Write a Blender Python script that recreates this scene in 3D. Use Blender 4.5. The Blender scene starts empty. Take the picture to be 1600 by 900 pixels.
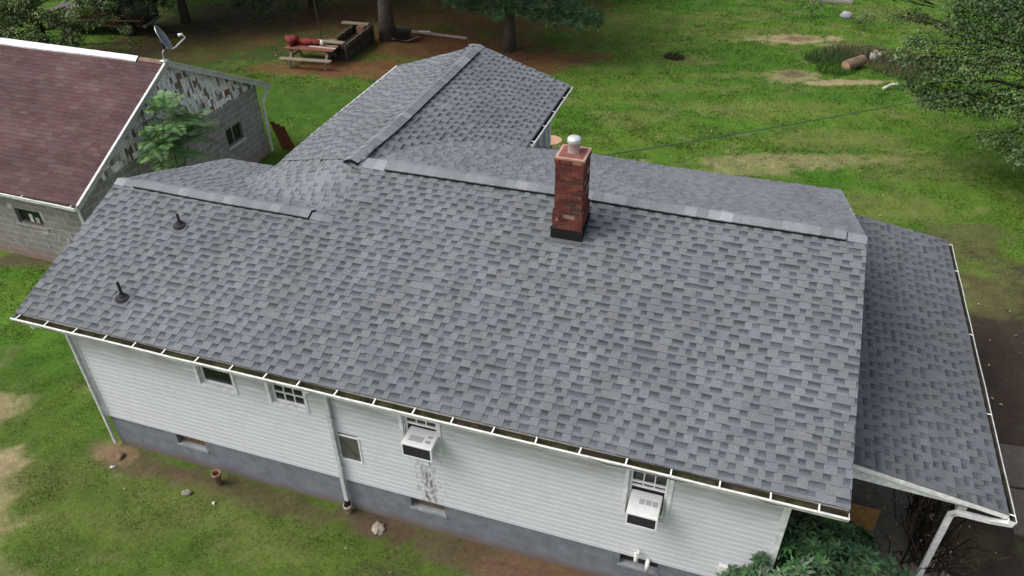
import bpy, math, random
import numpy as np
from mathutils import Vector, Matrix

random.seed(11)
RNG = np.random.default_rng(11)
SC = bpy.context.scene
COL = SC.collection

# ------------------------------------------------------------------ camera
CAM_POS = Vector((-2.1963, -7.8144, 12.3759))
R_ = Vector((0.94978056, 0.31275434, -0.01008016))
U_ = Vector((-0.1772371, 0.56422782, 0.80637087))
F_ = Vector((-0.2578835, 0.7640888, -0.59132428))
cam_d = bpy.data.cameras.new("camera")
cam = bpy.data.objects.new("camera", cam_d)
COL.objects.link(cam)
M = Matrix((R_, U_, -F_)).transposed().to_4x4()
M.translation = CAM_POS
cam.matrix_world = M
cam_d.sensor_width = 36.0
cam_d.lens = 1209.624 / 1600 * 36.0
cam_d.clip_start = 0.1
cam_d.clip_end = 2000
SC.camera = cam

# ------------------------------------------------------------------ light
SUN_EL, SUN_AZ = 52.0, 245.0            # elevation, compass-like azimuth (from +Y clockwise)
world = bpy.data.worlds.new("World")
SC.world = world
world.use_nodes = True
wn = world.node_tree
bg = wn.nodes["Background"]
sky = wn.nodes.new("ShaderNodeTexSky")
sky.sky_type = 'NISHITA'
sky.sun_disc = False
sky.sun_elevation = math.radians(SUN_EL)
sky.sun_rotation = math.radians(SUN_AZ)
sky.air_density = 1.0
sky.dust_density = 6.0
sky.ozone_density = 1.0
hs = wn.nodes.new("ShaderNodeHueSaturation")
hs.inputs['Saturation'].default_value = 0.52
wn.links.new(sky.outputs[0], hs.inputs['Color'])
wn.links.new(hs.outputs[0], bg.inputs['Color'])
bg.inputs['Strength'].default_value = 0.15
sun_d = bpy.data.lights.new("sun", 'SUN')
sun_d.energy = 0.6
sun_d.angle = math.radians(35)
sun_d.color = (1.0, 0.98, 0.95)
sun = bpy.data.objects.new("sun", sun_d)
COL.objects.link(sun)
az, el = math.radians(SUN_AZ), math.radians(SUN_EL)
to_sun = Vector((math.sin(az) * math.cos(el), math.cos(az) * math.cos(el), math.sin(el)))
sun.rotation_euler = to_sun.to_track_quat('Z', 'Y').to_euler()
SC.view_settings.view_transform = 'Standard'
SC.view_settings.look = 'None'
SC.view_settings.exposure = 0.55
SC.view_settings.gamma = 1.0
SC.view_settings.use_curve_mapping = False
SC.cycles.max_bounces = 6

# ------------------------------------------------------------------ helpers
def vnoise(x, y, seed=0):
    """smooth value noise, numpy arrays in, -1..1 out"""
    x = np.asarray(x, float); y = np.asarray(y, float)
    xi = np.floor(x).astype(np.int64); yi = np.floor(y).astype(np.int64)
    fx = x - xi; fy = y - yi
    fx = fx * fx * (3 - 2 * fx); fy = fy * fy * (3 - 2 * fy)
    def h(a, b):
        n = (a * 374761393 + b * 668265263 + seed * 1442695041) & 0x7fffffff
        n = ((n ^ (n >> 13)) * 1274126177) & 0x7fffffff
        n = n ^ (n >> 16)
        return (n & 0xffff) / 32767.5 - 1
    a = h(xi, yi) * (1 - fx) + h(xi + 1, yi) * fx
    b = h(xi, yi + 1) * (1 - fx) + h(xi + 1, yi + 1) * fx
    return a * (1 - fy) + b * fy

def fbm(x, y, seed=0, octs=4):
    r = 0; amp = 1; tot = 0
    for i in range(octs):
        r = r + amp * vnoise(x * 2 ** i, y * 2 ** i, seed + i * 7); tot += amp; amp *= 0.55
    return r / tot

class MB:
    def __init__(s):
        s.v = []; s.f = []; s.c = []
    def face(s, pts, col=(1, 1, 1)):
        n = len(s.v); s.v.extend([tuple(p) for p in pts]); s.f.append(tuple(range(n, n + len(pts)))); s.c.append(col)
    def box(s, lo, hi, col=(1, 1, 1), mtx=None):
        x0, y0, z0 = lo; x1, y1, z1 = hi
        p = [(x0, y0, z0), (x1, y0, z0), (x1, y1, z0), (x0, y1, z0), (x0, y0, z1), (x1, y0, z1), (x1, y1, z1), (x0, y1, z1)]
        if mtx is not None: p = [tuple(mtx @ Vector(q)) for q in p]
        n = len(s.v); s.v.extend(p)
        for q in ((0, 3, 2, 1), (4, 5, 6, 7), (0, 1, 5, 4), (1, 2, 6, 5), (2, 3, 7, 6), (3, 0, 4, 7)):
            s.f.append(tuple(n + i for i in q)); s.c.append(col)
    def beam(s, a, b, w, h, col=(1, 1, 1), up=(0, 0, 1)):
        a = Vector(a); b = Vector(b); d = (b - a); L = d.length; d.normalize()
        u = Vector(up)
        if abs(d.dot(u)) > .98: u = Vector((0, 1, 0))
        r = d.cross(u).normalized(); u = r.cross(d)
        m = Matrix((r, d, u)).transposed().to_4x4(); m.translation = a
        s.box((-w / 2, 0, -h / 2), (w / 2, L, h / 2), col, m)
    def tube(s, pts, rad, n=8, col=(1, 1, 1), caps=True):
        pts = [Vector(p) for p in pts]
        if not hasattr(rad, '__len__'): rad = [rad] * len(pts)
        rings = []; prev = None
        for i, p in enumerate(pts):
            d = (pts[min(i + 1, len(pts) - 1)] - pts[max(i - 1, 0)]).normalized()
            if prev is None:
                u = Vector((0, 0, 1)) if abs(d.z) < .9 else Vector((1, 0, 0))
                u = (u - d * u.dot(d)).normalized()
            else:
                u = (prev - d * prev.dot(d)).normalized()
            prev = u; w = d.cross(u)
            base = len(s.v)
            for k in range(n):
                a = 2 * math.pi * k / n
                s.v.append(tuple(p + (u * math.cos(a) + w * math.sin(a)) * rad[i]))
            rings.append(base)
        for i in range(len(rings) - 1):
            for k in range(n):
                k2 = (k + 1) % n
                s.f.append((rings[i] + k, rings[i] + k2, rings[i + 1] + k2, rings[i + 1] + k)); s.c.append(col)
        if caps:
            s.f.append(tuple(rings[0] + k for k in reversed(range(n)))); s.c.append(col)
            s.f.append(tuple(rings[-1] + k for k in range(n))); s.c.append(col)
    def lathe(s, prof, o=(0, 0, 0), n=16, col=(1, 1, 1)):
        o = Vector(o); rings = []
        for r, z in prof:
            base = len(s.v); rings.append(base)
            for k in range(n):
                a = 2 * math.pi * k / n
                s.v.append((o.x + r * math.cos(a), o.y + r * math.sin(a), o.z + z))
        for i in range(len(rings) - 1):
            for k in range(n):
                k2 = (k + 1) % n
                s.f.append((rings[i] + k, rings[i] + k2, rings[i + 1] + k2, rings[i + 1] + k)); s.c.append(col)
    def blob(s, o, rx, ry, rz, seed=0, amp=.25, n=10, col=(1, 1, 1), flat=False):
        o = Vector(o); rows = []
        for i in range(n + 1):
            th = math.pi * i / n; row = []
            for k in range(2 * n):
                ph = math.pi * k / n
                d = Vector((math.sin(th) * math.cos(ph), math.sin(th) * math.sin(ph), math.cos(th)))
                q = 1 + amp * float(vnoise(d.x * 2.3 + d.z * 1.7 + seed * 3.1, d.y * 2.3 - d.z * 1.1, seed)) + .4 * amp * float(vnoise(d.x * 6 + d.z * 5, d.y * 6 + seed, seed + 5))
                z = d.z * rz * q
                row.append(len(s.v)); s.v.append((o.x + d.x * rx * q, o.y + d.y * ry * q, o.z + z))
            rows.append(row)
        for i in range(n):
            for k in range(2 * n):
                k2 = (k + 1) % (2 * n)
                s.f.append((rows[i][k], rows[i + 1][k], rows[i + 1][k2], rows[i][k2])); s.c.append(col)
    def build_each(s, name, mat, parent=None, smooth=False, bevel=0):
        """one mesh object per connected piece"""
        root = list(range(len(s.v)))
        def find(i):
            while root[i] != i: root[i] = root[root[i]]; i = root[i]
            return i
        for f in s.f:
            for i in f[1:]: root[find(i)] = find(f[0])
        grp = {}
        for f, c in zip(s.f, s.c): grp.setdefault(find(f[0]), []).append((f, c))
        out = []
        for fs in grp.values():
            m = MB(); mp = {}
            for f, c in fs:
                for i in f:
                    if i not in mp: mp[i] = len(m.v); m.v.append(s.v[i])
                m.f.append(tuple(mp[i] for i in f)); m.c.append(c)
            out.append(m.build(name, mat, parent, smooth, bevel))
        return out
    def build(s, name, mat, parent=None, smooth=False, bevel=0):
        me = bpy.data.meshes.new(name)
        me.from_pydata(s.v, [], s.f)
        me.materials.append(mat)
        ca = me.color_attributes.new("Col", 'FLOAT_COLOR', 'CORNER')
        ln = np.array([len(f) for f in s.f])
        c = np.ones((len(s.c), 4)); c[:, :3] = np.array(s.c, float)[:, :3]
        ca.data.foreach_set("color", np.repeat(c, ln, axis=0).ravel())
        if smooth: me.polygons.foreach_set("use_smooth", np.ones(len(s.f), bool))
        me.update()
        o = bpy.data.objects.new(name, me)
        COL.objects.link(o)
        if parent is not None: o.parent = parent
        if bevel:
            b = o.modifiers.new("bevel", 'BEVEL'); b.width = bevel; b.segments = 2; b.limit_method = 'ANGLE'
        return o

def np_mesh(name, verts, nper, cols, mat, parent=None):
    """verts (N*nper,3) as separate polygons of nper verts, cols (N,3)"""
    N = len(verts) // nper
    me = bpy.data.meshes.new(name)
    me.vertices.add(N * nper); me.vertices.foreach_set("co", np.asarray(verts, np.float32).ravel())
    me.loops.add(N * nper); me.loops.foreach_set("vertex_index", np.arange(N * nper, dtype=np.int32))
    me.polygons.add(N)
    me.polygons.foreach_set("loop_start", np.arange(0, N * nper, nper, dtype=np.int32))
    me.polygons.foreach_set("loop_total", np.full(N, nper, np.int32))
    me.update(calc_edges=True)
    ca = me.color_attributes.new("Col", 'FLOAT_COLOR', 'CORNER')
    c = np.ones((N, 4)); c[:, :3] = cols
    ca.data.foreach_set("color", np.repeat(c, nper, axis=0).ravel())
    me.materials.append(mat)
    me.validate()
    o = bpy.data.objects.new(name, me); COL.objects.link(o)
    if parent is not None: o.parent = parent
    return o

def tag(o, label=None, cat=None, group=None, kind=None):
    if label: o["label"] = label
    if cat: o["category"] = cat
    if group: o["group"] = group
    if kind: o["kind"] = kind
    return o

def thing(name, label, cat, loc=(0, 0, 0), rz=0, group=None):
    o = bpy.data.objects.new(name, None); COL.objects.link(o)
    o.empty_display_size = .2
    o.location = loc; o.rotation_euler = (0, 0, rz)
    return tag(o, label, cat, group)

def copy_tree(o, parent=None):
    c = o.copy(); COL.objects.link(c); c.parent = parent
    for ch in list(o.children): copy_tree(ch, c)
    return c

# ------------------------------------------------------------------ materials
def attr_mat(name, rough=.7, var=.25, scale=8., bump=.0, bscale=40., spec=.3, metal=0., detail=4, tint=None, transl=0., big=None):
    m = bpy.data.materials.new(name); m.use_nodes = True
    nt = m.node_tree; N = nt.nodes; L = nt.links
    b = N["Principled BSDF"]
    b.inputs['Roughness'].default_value = rough
    b.inputs['Specular IOR Level'].default_value = spec
    b.inputs['Metallic'].default_value = metal
    a = N.new("ShaderNodeAttribute"); a.attribute_name = "Col"
    tc = N.new("ShaderNodeTexCoord")
    n = N.new("ShaderNodeTexNoise"); n.inputs['Scale'].default_value = scale; n.inputs['Detail'].default_value = detail; n.inputs['Roughness'].default_value = .65
    L.new(tc.outputs['Object'], n.inputs['Vector'])
    mr = N.new("ShaderNodeMapRange"); mr.inputs[1].default_value = .25; mr.inputs[2].default_value = .75
    mr.inputs[3].default_value = 1 - var; mr.inputs[4].default_value = 1 + var
    L.new(n.outputs[0], mr.inputs[0])
    mx = N.new("ShaderNodeVectorMath"); mx.operation = 'SCALE'
    fac = mr.outputs[0]
    for (bs, ba, st) in (big or ()):           # weathering: broad stains and run marks in the surface itself
        mp = N.new("ShaderNodeMapping"); mp.inputs['Scale'].default_value = st; L.new(tc.outputs['Object'], mp.inputs[0])
        n3 = N.new("ShaderNodeTexNoise"); n3.inputs['Scale'].default_value = bs; n3.inputs['Detail'].default_value = 4; L.new(mp.outputs[0], n3.inputs[0])
        m3 = N.new("ShaderNodeMapRange"); m3.inputs[1].default_value = .3; m3.inputs[2].default_value = .7; m3.inputs[3].default_value = 1 - ba; m3.inputs[4].default_value = 1 + ba; L.new(n3.outputs[0], m3.inputs[0])
        mm = N.new("ShaderNodeMath"); mm.operation = 'MULTIPLY'; L.new(fac, mm.inputs[0]); L.new(m3.outputs[0], mm.inputs[1]); fac = mm.outputs[0]
    L.new(a.outputs['Color'], mx.inputs[0]); L.new(fac, mx.inputs['Scale'])
    L.new(mx.outputs[0], b.inputs['Base Color'])
    if bump:
        n2 = N.new("ShaderNodeTexNoise"); n2.inputs['Scale'].default_value = bscale; n2.inputs['Detail'].default_value = 5
        L.new(tc.outputs['Object'], n2.inputs['Vector'])
        bp = N.new("ShaderNodeBump"); bp.inputs['Strength'].default_value = bump; bp.inputs['Distance'].default_value = .02
        L.new(n2.outputs[0], bp.inputs['Height']); L.new(bp.outputs[0], b.inputs['Normal'])
    if transl:
        t = N.new("ShaderNodeBsdfTranslucent"); L.new(mx.outputs[0], t.inputs['Color'])
        ms = N.new("ShaderNodeMixShader"); ms.inputs[0].default_value = transl
        out = N["Material Output"]
        L.new(b.outputs[0], ms.inputs[1]); L.new(t.outputs[0], ms.inputs[2]); L.new(ms.outputs[0], out.inputs['Surface'])
    m["out_color"] = 1
    return m

MT = {}
MT['shingle'] = attr_mat("roof_shingle", .85, .3, 45, .4, 140, .25, big=((.5, .08, (1, 1, 1)), (1.2, .07, (2.2, .35, .35))))
MT['oldshingle'] = attr_mat("old_shingle", .9, .3, 30, .4, 90, .2, big=((.45, .22, (1, 1, 1)), (1.0, .18, (.5, 2.5, 2.5))))
MT['white'] = attr_mat("white_paint", .45, .08, 6, .05, 30, .4)
MT['dirtywhite'] = attr_mat("weathered_white_paint", .6, .3, 9, .1, 30, .3)
MT['metal'] = attr_mat("metal", .4, .12, 10, .05, 40, .5, .6)
MT['plastic'] = attr_mat("plastic", .4, .08, 10, 0, 40, .5)
MT['matte'] = attr_mat("matte", .85, .3, 12, .25, 40, .2)
MT['wood'] = attr_mat("old_wood", .8, .35, 14, .25, 30, .25)
MT['bark'] = attr_mat("bark", .9, .45, 6, .8, 14, .15)
MT['leaf'] = attr_mat("leaf", .5, .15, 3, 0, 40, .3, transl=.25)
MT['gloss_leaf'] = attr_mat("glossy_leaf", .38, .15, 3, 0, 40, .45, transl=.08)
MT['needle'] = attr_mat("needle", .6, .2, 3, 0, 40, .2, transl=.15)
MT['grass'] = attr_mat("grass", .6, .15, 2, 0, 40, .2, transl=.3)
MT['soil'] = attr_mat("soil", .95, .3, 9, .6, 22, .1, detail=8)
MT['concrete'] = attr_mat("concrete", .85, .3, 7, .25, 60, .25, detail=8)
MT['paint'] = attr_mat("car_paint", .35, .25, 3, 0, 40, .5)
MT['rubber'] = attr_mat("rubber", .85, .2, 9, .1, 60, .2)
MT['stone'] = attr_mat("stone", .9, .35, 7, .5, 20, .2, detail=8)
MT['cloth'] = attr_mat("cloth", .8, .25, 8, .3, 30, .2)

def glass_mat():
    m = bpy.data.materials.new("window_glass"); m.use_nodes = True
    b = m.node_tree.nodes["Principled BSDF"]
    b.inputs['Base Color'].default_value = (.012, .014, .015, 1); b.inputs['Roughness'].default_value = .12
    b.inputs['Specular IOR Level'].default_value = .45
    return m
MT['glass'] = glass_mat()

def nodes_of(m):
    return m.node_tree, m.node_tree.nodes, m.node_tree.links

def siding_mat():
    """white lap siding: chalky paint, grime under the eave, mildew drips under the room air conditioner"""
    m = attr_mat("white_siding", .5, .05, 3, .04, 40, .35)
    nt, N, L = nodes_of(m); b = N["Principled BSDF"]
    src = b.inputs['Base Color'].links[0].from_socket
    tc = N.new("ShaderNodeTexCoord"); sep = N.new("ShaderNodeSeparateXYZ"); L.new(tc.outputs['Object'], sep.inputs[0])
    def rng(sock, a, bb, c=0, d=1, smooth=True):
        r = N.new("ShaderNodeMapRange"); r.inputs[1].default_value = a; r.inputs[2].default_value = bb; r.inputs[3].default_value = c; r.inputs[4].default_value = d
        if smooth: r.interpolation_type = 'SMOOTHSTEP'
        L.new(sock, r.inputs[0]); return r.outputs[0]
    def mul(a, bb):
        r = N.new("ShaderNodeMath"); r.operation = 'MULTIPLY'; L.new(a, r.inputs[0])
        if isinstance(bb, float): r.inputs[1].default_value = bb
        else: L.new(bb, r.inputs[1])
        return r.outputs[0]
    def noise(sx, sy, sz, sc, det=4):
        mp = N.new("ShaderNodeMapping"); mp.inputs['Scale'].default_value = (sx, sy, sz); L.new(tc.outputs['Object'], mp.inputs[0])
        n = N.new("ShaderNodeTexNoise"); n.inputs['Scale'].default_value = sc; n.inputs['Detail'].default_value = det; L.new(mp.outputs[0], n.inputs[0]); return n.outputs[0]
    def mix(fac, base, col):
        r = N.new("ShaderNodeMix"); r.data_type = 'RGBA'; L.new(fac, r.inputs[0]); L.new(base, r.inputs[6]); r.inputs[7].default_value = (*col, 1); return r.outputs[2]
    x, z = sep.outputs[0], sep.outputs[2]
    # film of grime washed over the upper boards
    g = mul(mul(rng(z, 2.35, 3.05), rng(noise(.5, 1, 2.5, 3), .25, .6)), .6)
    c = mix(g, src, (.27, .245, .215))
    # general speckle dirt
    g = mul(rng(noise(1, 1, 2, 9, 6), .6, .75), .25)
    c = mix(g, c, (.35, .33, .28))
    # drips below the unit
    band = mul(mul(rng(x, -6.95, -6.62), rng(x, -6.1, -6.5)), mul(rng(z, 2.5, 2.1), rng(z, .75, .95)))
    core = mul(mul(rng(x, -6.75, -6.62), rng(x, -6.38, -6.5)), rng(z, 2.1, 1.6))
    s = rng(noise(1.6, 1, .5, 9, 8), .47, .72)
    s2 = rng(noise(2, 1, 1.1, 8, 8), .4, .68)
    c = mix(mul(mul(band, s), .7), c, (.10, .085, .07))
    c = mix(mul(mul(core, s2), .9), c, (.07, .06, .05))
    L.new(c, b.inputs['Base Color'])
    return m
MT['siding'] = siding_mat()

def block_mat(name, c1, c2, mortar, bw, bh, msize, stain=None, bump=.5):
    m = bpy.data.materials.new(name); m.use_nodes = True
    nt, N, L = nodes_of(m); b = N["Principled BSDF"]; b.inputs['Roughness'].default_value = .85; b.inputs['Specular IOR Level'].default_value = .2
    tc = N.new("ShaderNodeTexCoord"); sep = N.new("ShaderNodeSeparateXYZ"); L.new(tc.outputs['Object'], sep.inputs[0])
    ad = N.new("ShaderNodeMath"); ad.operation = 'ADD'; L.new(sep.outputs[0], ad.inputs[0]); L.new(sep.outputs[1], ad.inputs[1])
    cb = N.new("ShaderNodeCombineXYZ"); L.new(ad.outputs[0], cb.inputs[0]); L.new(sep.outputs[2], cb.inputs[1])
    br = N.new("ShaderNodeTexBrick"); L.new(cb.outputs[0], br.inputs['Vector'])
    br.inputs['Color1'].default_value = (*c1, 1); br.inputs['Color2'].default_value = (*c2, 1); br.inputs['Mortar'].default_value = (*mortar, 1)
    br.inputs['Scale'].default_value = 1; br.inputs['Mortar Size'].default_value = msize; br.inputs['Mortar Smooth'].default_value = .3
    br.inputs['Brick Width'].default_value = bw; br.inputs['Row Height'].default_value = bh
    n = N.new("ShaderNodeTexNoise"); n.inputs['Scale'].default_value = 5; n.inputs['Detail'].default_value = 8; L.new(tc.outputs['Object'], n.inputs[0])
    mr = N.new("ShaderNodeMapRange"); mr.inputs[1].default_value = .3; mr.inputs[2].default_value = .7; mr.inputs[3].default_value = .82; mr.inputs[4].default_value = 1.15; L.new(n.outputs[0], mr.inputs[0])
    vm = N.new("ShaderNodeVectorMath"); vm.operation = 'SCALE'; L.new(br.outputs['Color'], vm.inputs[0]); L.new(mr.outputs[0], vm.inputs['Scale'])
    c = vm.outputs[0]
    if stain:
        zlo, zhi, scol, amt = stain
        r = N.new("ShaderNodeMapRange"); r.interpolation_type = 'SMOOTHSTEP'; r.inputs[1].default_value = zhi; r.inputs[2].default_value = zlo; r.inputs[3].default_value = 0; r.inputs[4].default_value = amt
        ns = N.new("ShaderNodeTexNoise"); ns.inputs['Scale'].default_value = 2.5; ns.inputs['Detail'].default_value = 6; L.new(tc.outputs['Object'], ns.inputs[0])
        a2 = N.new("ShaderNodeMath"); a2.operation = 'MULTIPLY_ADD'; a2.inputs[1].default_value = -.35; L.new(ns.outputs[0], a2.inputs[0]); L.new(sep.outputs[2], a2.inputs[2])
        a3 = N.new("ShaderNodeMath"); a3.operation = 'ADD'; a3.inputs[1].default_value = .17; L.new(a2.outputs[0], a3.inputs[0])
        L.new(a3.outputs[0], r.inputs[0])
        mx = N.new("ShaderNodeMix"); mx.data_type = 'RGBA'; L.new(r.outputs[0], mx.inputs[0]); L.new(c, mx.inputs[6]); mx.inputs[7].default_value = (*scol, 1); c = mx.outputs[2]
    L.new(c, b.inputs['Base Color'])
    bp = N.new("ShaderNodeBump"); bp.inputs['Strength'].default_value = bump; bp.inputs['Distance'].default_value = .015; bp.invert = True
    L.new(br.outputs['Fac'], bp.inputs['Height']); L.new(bp.outputs[0], b.inputs['Normal'])
    return m
MT['foundation'] = block_mat("painted_foundation_block", (.175, .19, .22), (.185, .2, .23), (.215, .23, .26), .41, .205, .008, (.0, .28, (.16, .11, .085), .75), .6)
MT['block'] = block_mat("cinder_block", (.21, .2, .19), (.25, .24, .225), (.38, .37, .35), .41, .205, .012, (.05, .5, (.24, .15, .11), .6), .5)

# ------------------------------------------------------------------ ground colour (what grows or lies where, plus shade painted under the pines)
GREEN = np.array((.052, .125, .014)); GREEN2 = np.array((.088, .155, .022)); OLIVE = np.array((.145, .145, .05)); TAN = np.array((.30, .235, .14))
NEEDLE = np.array((.125, .055, .03)); DIRT = np.array((.085, .058, .04)); DARKDIRT = np.array((.042, .032, .025))
PATCH = [  # x, y, rx, ry, colour, strength, soft
    (-16.1, -1.0, .7, .5, TAN, .75), (-17.3, .4, .7, .6, TAN, .6), (-15.3, -2.3, 1.1, .7, TAN, .4), (-15.5, -1.7, .9, .5, TAN, .3), (-13.6, -2.9, 1.0, .3, TAN, .25),
    (-25, 24.5, 6.0, 3.5, np.array((.034, .056, .014)), .85), (-22, 17.5, 6, 2.0, np.array((.04, .088, .014)), .75), (-17, 15.5, 3, 3, np.array((.045, .1, .014)), .6), (-28, 20.5, 5, 2, np.array((.036, .06, .016)), .7), (-14, 29.5, 8, 4, np.array((.06, .075, .02)), .5),  # dark greens: tree shade painted into the turf, with its thinner growth
    (-19.13, 21.8, 2.6, 1.3, NEEDLE, .85), (-21.5, 21.2, 2.6, 1.0, NEEDLE, .7), (-18.0, 25.2, 3.6, 2.2, NEEDLE, .75), (-15.0, 25.5, 4.0, 2.5, NEEDLE, .75), (-12.3, 24.6, 2.6, 1.6, NEEDLE, .85),
    (-10.3, 25.8, 1.7, .9, NEEDLE, .75), (-19.5, 30, 7, 3.5, NEEDLE, .55), (-25, 29, 6, 4, NEEDLE, .5), (-29, 23, 4, 3, NEEDLE, .45), (-15, 31, 5, 3, NEEDLE, .5),
    (-24, 26, 3, 3, NEEDLE, .2), (-30, 26, 4, 3, DARKDIRT, .7),
    (-1.0, 31.2, 2.1, .7, TAN, .85), (.8, 30.8, 1.1, .4, TAN, .55), (-.9, 26.3, 1.1, .7, TAN, .6), (1.2, 26.2, 1.8, .35, TAN, .85), (-3.5, 25.7, 2.2, .35, OLIVE, .7), (-.9, 26.6, .6, .35, DIRT, .7),
    (-.7, 31.4, .9, .35, DIRT, .6),
    (-2.5, 22.5, 4.5, .5, OLIVE, .6), (-5, 23.7, 4, .5, OLIVE, .55), (-.8, 18.2, 3.6, .5, TAN, .5), (-2, 17.0, 2.2, .35, TAN, .4), (.7, 20.3, 3.0, 1.0, OLIVE, .7), (3.5, 19, 2.5, 1.3, OLIVE, .6),
    (-6.0, 27.0, .7, .35, DIRT, .8), (-5.0, 26.9, 1.1, .6, OLIVE, .6), (3.0, 29.5, 2.2, 1.2, OLIVE, .8), (2.0, 15.6, 2.0, 1.0, OLIVE, .7), (4.3, 14.6, 1.6, .8, DIRT, .6), (5.0, 12.0, 2.0, 1.6, DIRT, .55),
    (4.5, 8.0, 1.7, 3.6, DARKDIRT, 1.0), (5.5, 9.5, 2.0, 3.0, DARKDIRT, .95), (3.2, 4.5, 1.0, 3.2, DARKDIRT, 1.0), (4.6, 5.0, 1.6, 2.5, DARKDIRT, .9), (2.0, 2.6, 1.3, 1.5, DARKDIRT, 1.0), (3.0, 3.2, .5, .4, OLIVE, .3),
    (4.0, 11.4, 1.6, .8, OLIVE, .7),
    (-12.9, -.02, 1.2, .32, DIRT, .8), (-10.2, .05, 2.2, .3, DIRT, .7), (-7.7, .12, .9, .35, DIRT, .95), (-5.6, .02, 1.9, .45, DIRT, .85), (-3.8, .1, 1.8, .5, np.array((.13, .075, .048)), .9), (-2.2, .2, 1.5, .5, np.array((.13, .075, .048)), .9),
    (-6.4, -1.1, 1.0, .7, DARKDIRT, .55), (-13.7, .12, .45, .3, np.array((.2, .14, .085)), .6), (-9.3, -.9, 1.0, .4, OLIVE, .5), (-11.5, -.5, 1.6, .4, OLIVE, .5),
    (-21.5, 5.2, 2.0, .3, DIRT, .8), (-30.5, 20.5, 3, 1.3, DIRT, .5),
]
def ground_col(x, y):
    """rgb (n,3) and grassiness (n,)"""
    u = x * .95 + y * .313; w = -x * .313 + y * .95
    n1 = fbm(u * .18, w * .42, 3, 4); n2 = fbm(u * .7, w * 1.1, 9, 3); n3 = fbm(x * 3.0, y * 3.0, 17, 3)
    t = np.clip(.42 + .9 * n1 + .3 * n2, 0, 1)[:, None]
    c = GREEN * (1 - t) + GREEN2 * t
    o = np.clip((n2 * .8 + fbm(u * .25, w * .8, 31, 3) * 1.1 - .2) * 2.0, 0, 1)[:, None] * .42
    c = c * (1 - o) + OLIVE * o
    sp = np.clip((fbm(u * 1.3, w * 2.2, 77, 3) - .35) * 4, 0, 1)[:, None] * .28
    c = c * (1 - sp) + TAN * .8 * sp
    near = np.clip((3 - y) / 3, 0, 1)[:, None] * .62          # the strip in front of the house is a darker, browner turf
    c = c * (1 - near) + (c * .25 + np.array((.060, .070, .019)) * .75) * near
    g = np.ones(len(x))
    e = fbm(x * 1.1, y * 1.1, 51, 4) * .55 + fbm(x * 4.5, y * 4.5, 58, 3) * .6
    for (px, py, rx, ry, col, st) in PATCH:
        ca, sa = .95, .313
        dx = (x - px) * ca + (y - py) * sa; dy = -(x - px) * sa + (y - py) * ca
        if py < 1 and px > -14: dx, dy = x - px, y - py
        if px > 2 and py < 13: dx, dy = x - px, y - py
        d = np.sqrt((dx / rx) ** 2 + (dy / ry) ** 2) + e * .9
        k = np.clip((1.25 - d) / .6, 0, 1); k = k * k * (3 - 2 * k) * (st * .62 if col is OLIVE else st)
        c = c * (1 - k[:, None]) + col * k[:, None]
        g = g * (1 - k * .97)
    c = c * (1 + .28 * n3[:, None])
    return np.clip(c, .005, 1), g

def ground_z(x, y):
    return .05 * fbm(x * .25, y * .25, 5, 3) * np.clip((np.hypot(x + 7, y - 5) - 8) / 6, 0, 1) + .012 * fbm(x * 2.2, y * 2.2, 8, 2)

def axis(lo, hi, step, far):
    a = list(np.arange(lo, hi + 1e-6, step)); d = step; p = lo
    left = []
    while p > -far:
        d *= 1.35; p -= d; left.append(p)
    right = []; d = step; p = hi
    while p < far:
        d *= 1.35; p += d; right.append(p)
    return np.array(left[::-1] + a + right)
gx_ = axis(-44, 14, .16, 700); gy_ = axis(-6, 44, .16, 700)
X, Y = np.meshgrid(gx_, gy_)
xf, yf = X.ravel(), Y.ravel()
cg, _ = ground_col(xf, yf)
vz = ground_z(xf, yf)
nx_, ny_ = len(gx_), len(gy_)
idx = np.arange(nx_ * ny_).reshape(ny_, nx_)
quads = np.stack([idx[:-1, :-1].ravel(), idx[:-1, 1:].ravel(), idx[1:, 1:].ravel(), idx[1:, :-1].ravel()], 1)
me = bpy.data.meshes.new("ground")
me.vertices.add(len(xf)); me.vertices.foreach_set("co", np.stack([xf, yf, vz], 1).astype(np.float32).ravel())
me.loops.add(quads.size); me.loops.foreach_set("vertex_index", quads.astype(np.int32).ravel())
me.polygons.add(len(quads)); me.polygons.foreach_set("loop_start", np.arange(0, quads.size, 4, dtype=np.int32)); me.polygons.foreach_set("loop_total", np.full(len(quads), 4, np.int32))
me.update(calc_edges=True)
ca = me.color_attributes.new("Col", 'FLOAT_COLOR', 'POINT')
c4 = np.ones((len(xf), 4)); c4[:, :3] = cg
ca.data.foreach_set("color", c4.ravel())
me.polygons.foreach_set("use_smooth", np.ones(len(quads), bool))
me.materials.append(MT['soil'])
ground = bpy.data.objects.new("ground", me); COL.objects.link(ground)
tag(ground, "mown lawn with worn tan patches, needle litter and bare soil around the house", None, None, "structure")

# ------------------------------------------------------------------ the white house
PT = 0.33361                        # roof slope
HE = 3.651                          # eave height at y = 0
YM = 4.648; ZR = HE + PT * YM       # main ridge
LX = -14.50                         # left rake
MX = -9.49                          # left end of the higher roof
Y1 = 3.218; Z1 = HE + PT * Y1       # lower ridge
WX = -9.557; WZ = ZR + .134; WH = 2.524; WEND = 11.53
EXPO = .1365                        # shingle exposure in plan

def sag(x, y):
    return .010 * math.sin(x * .83 + 1.1 * math.sin(y * .7)) + .007 * math.sin(x * 1.9 + y * 1.3 + 2.0) * math.cos(y * .9)

def zf_front(x, y): return HE + PT * y + sag(x, y)

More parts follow.
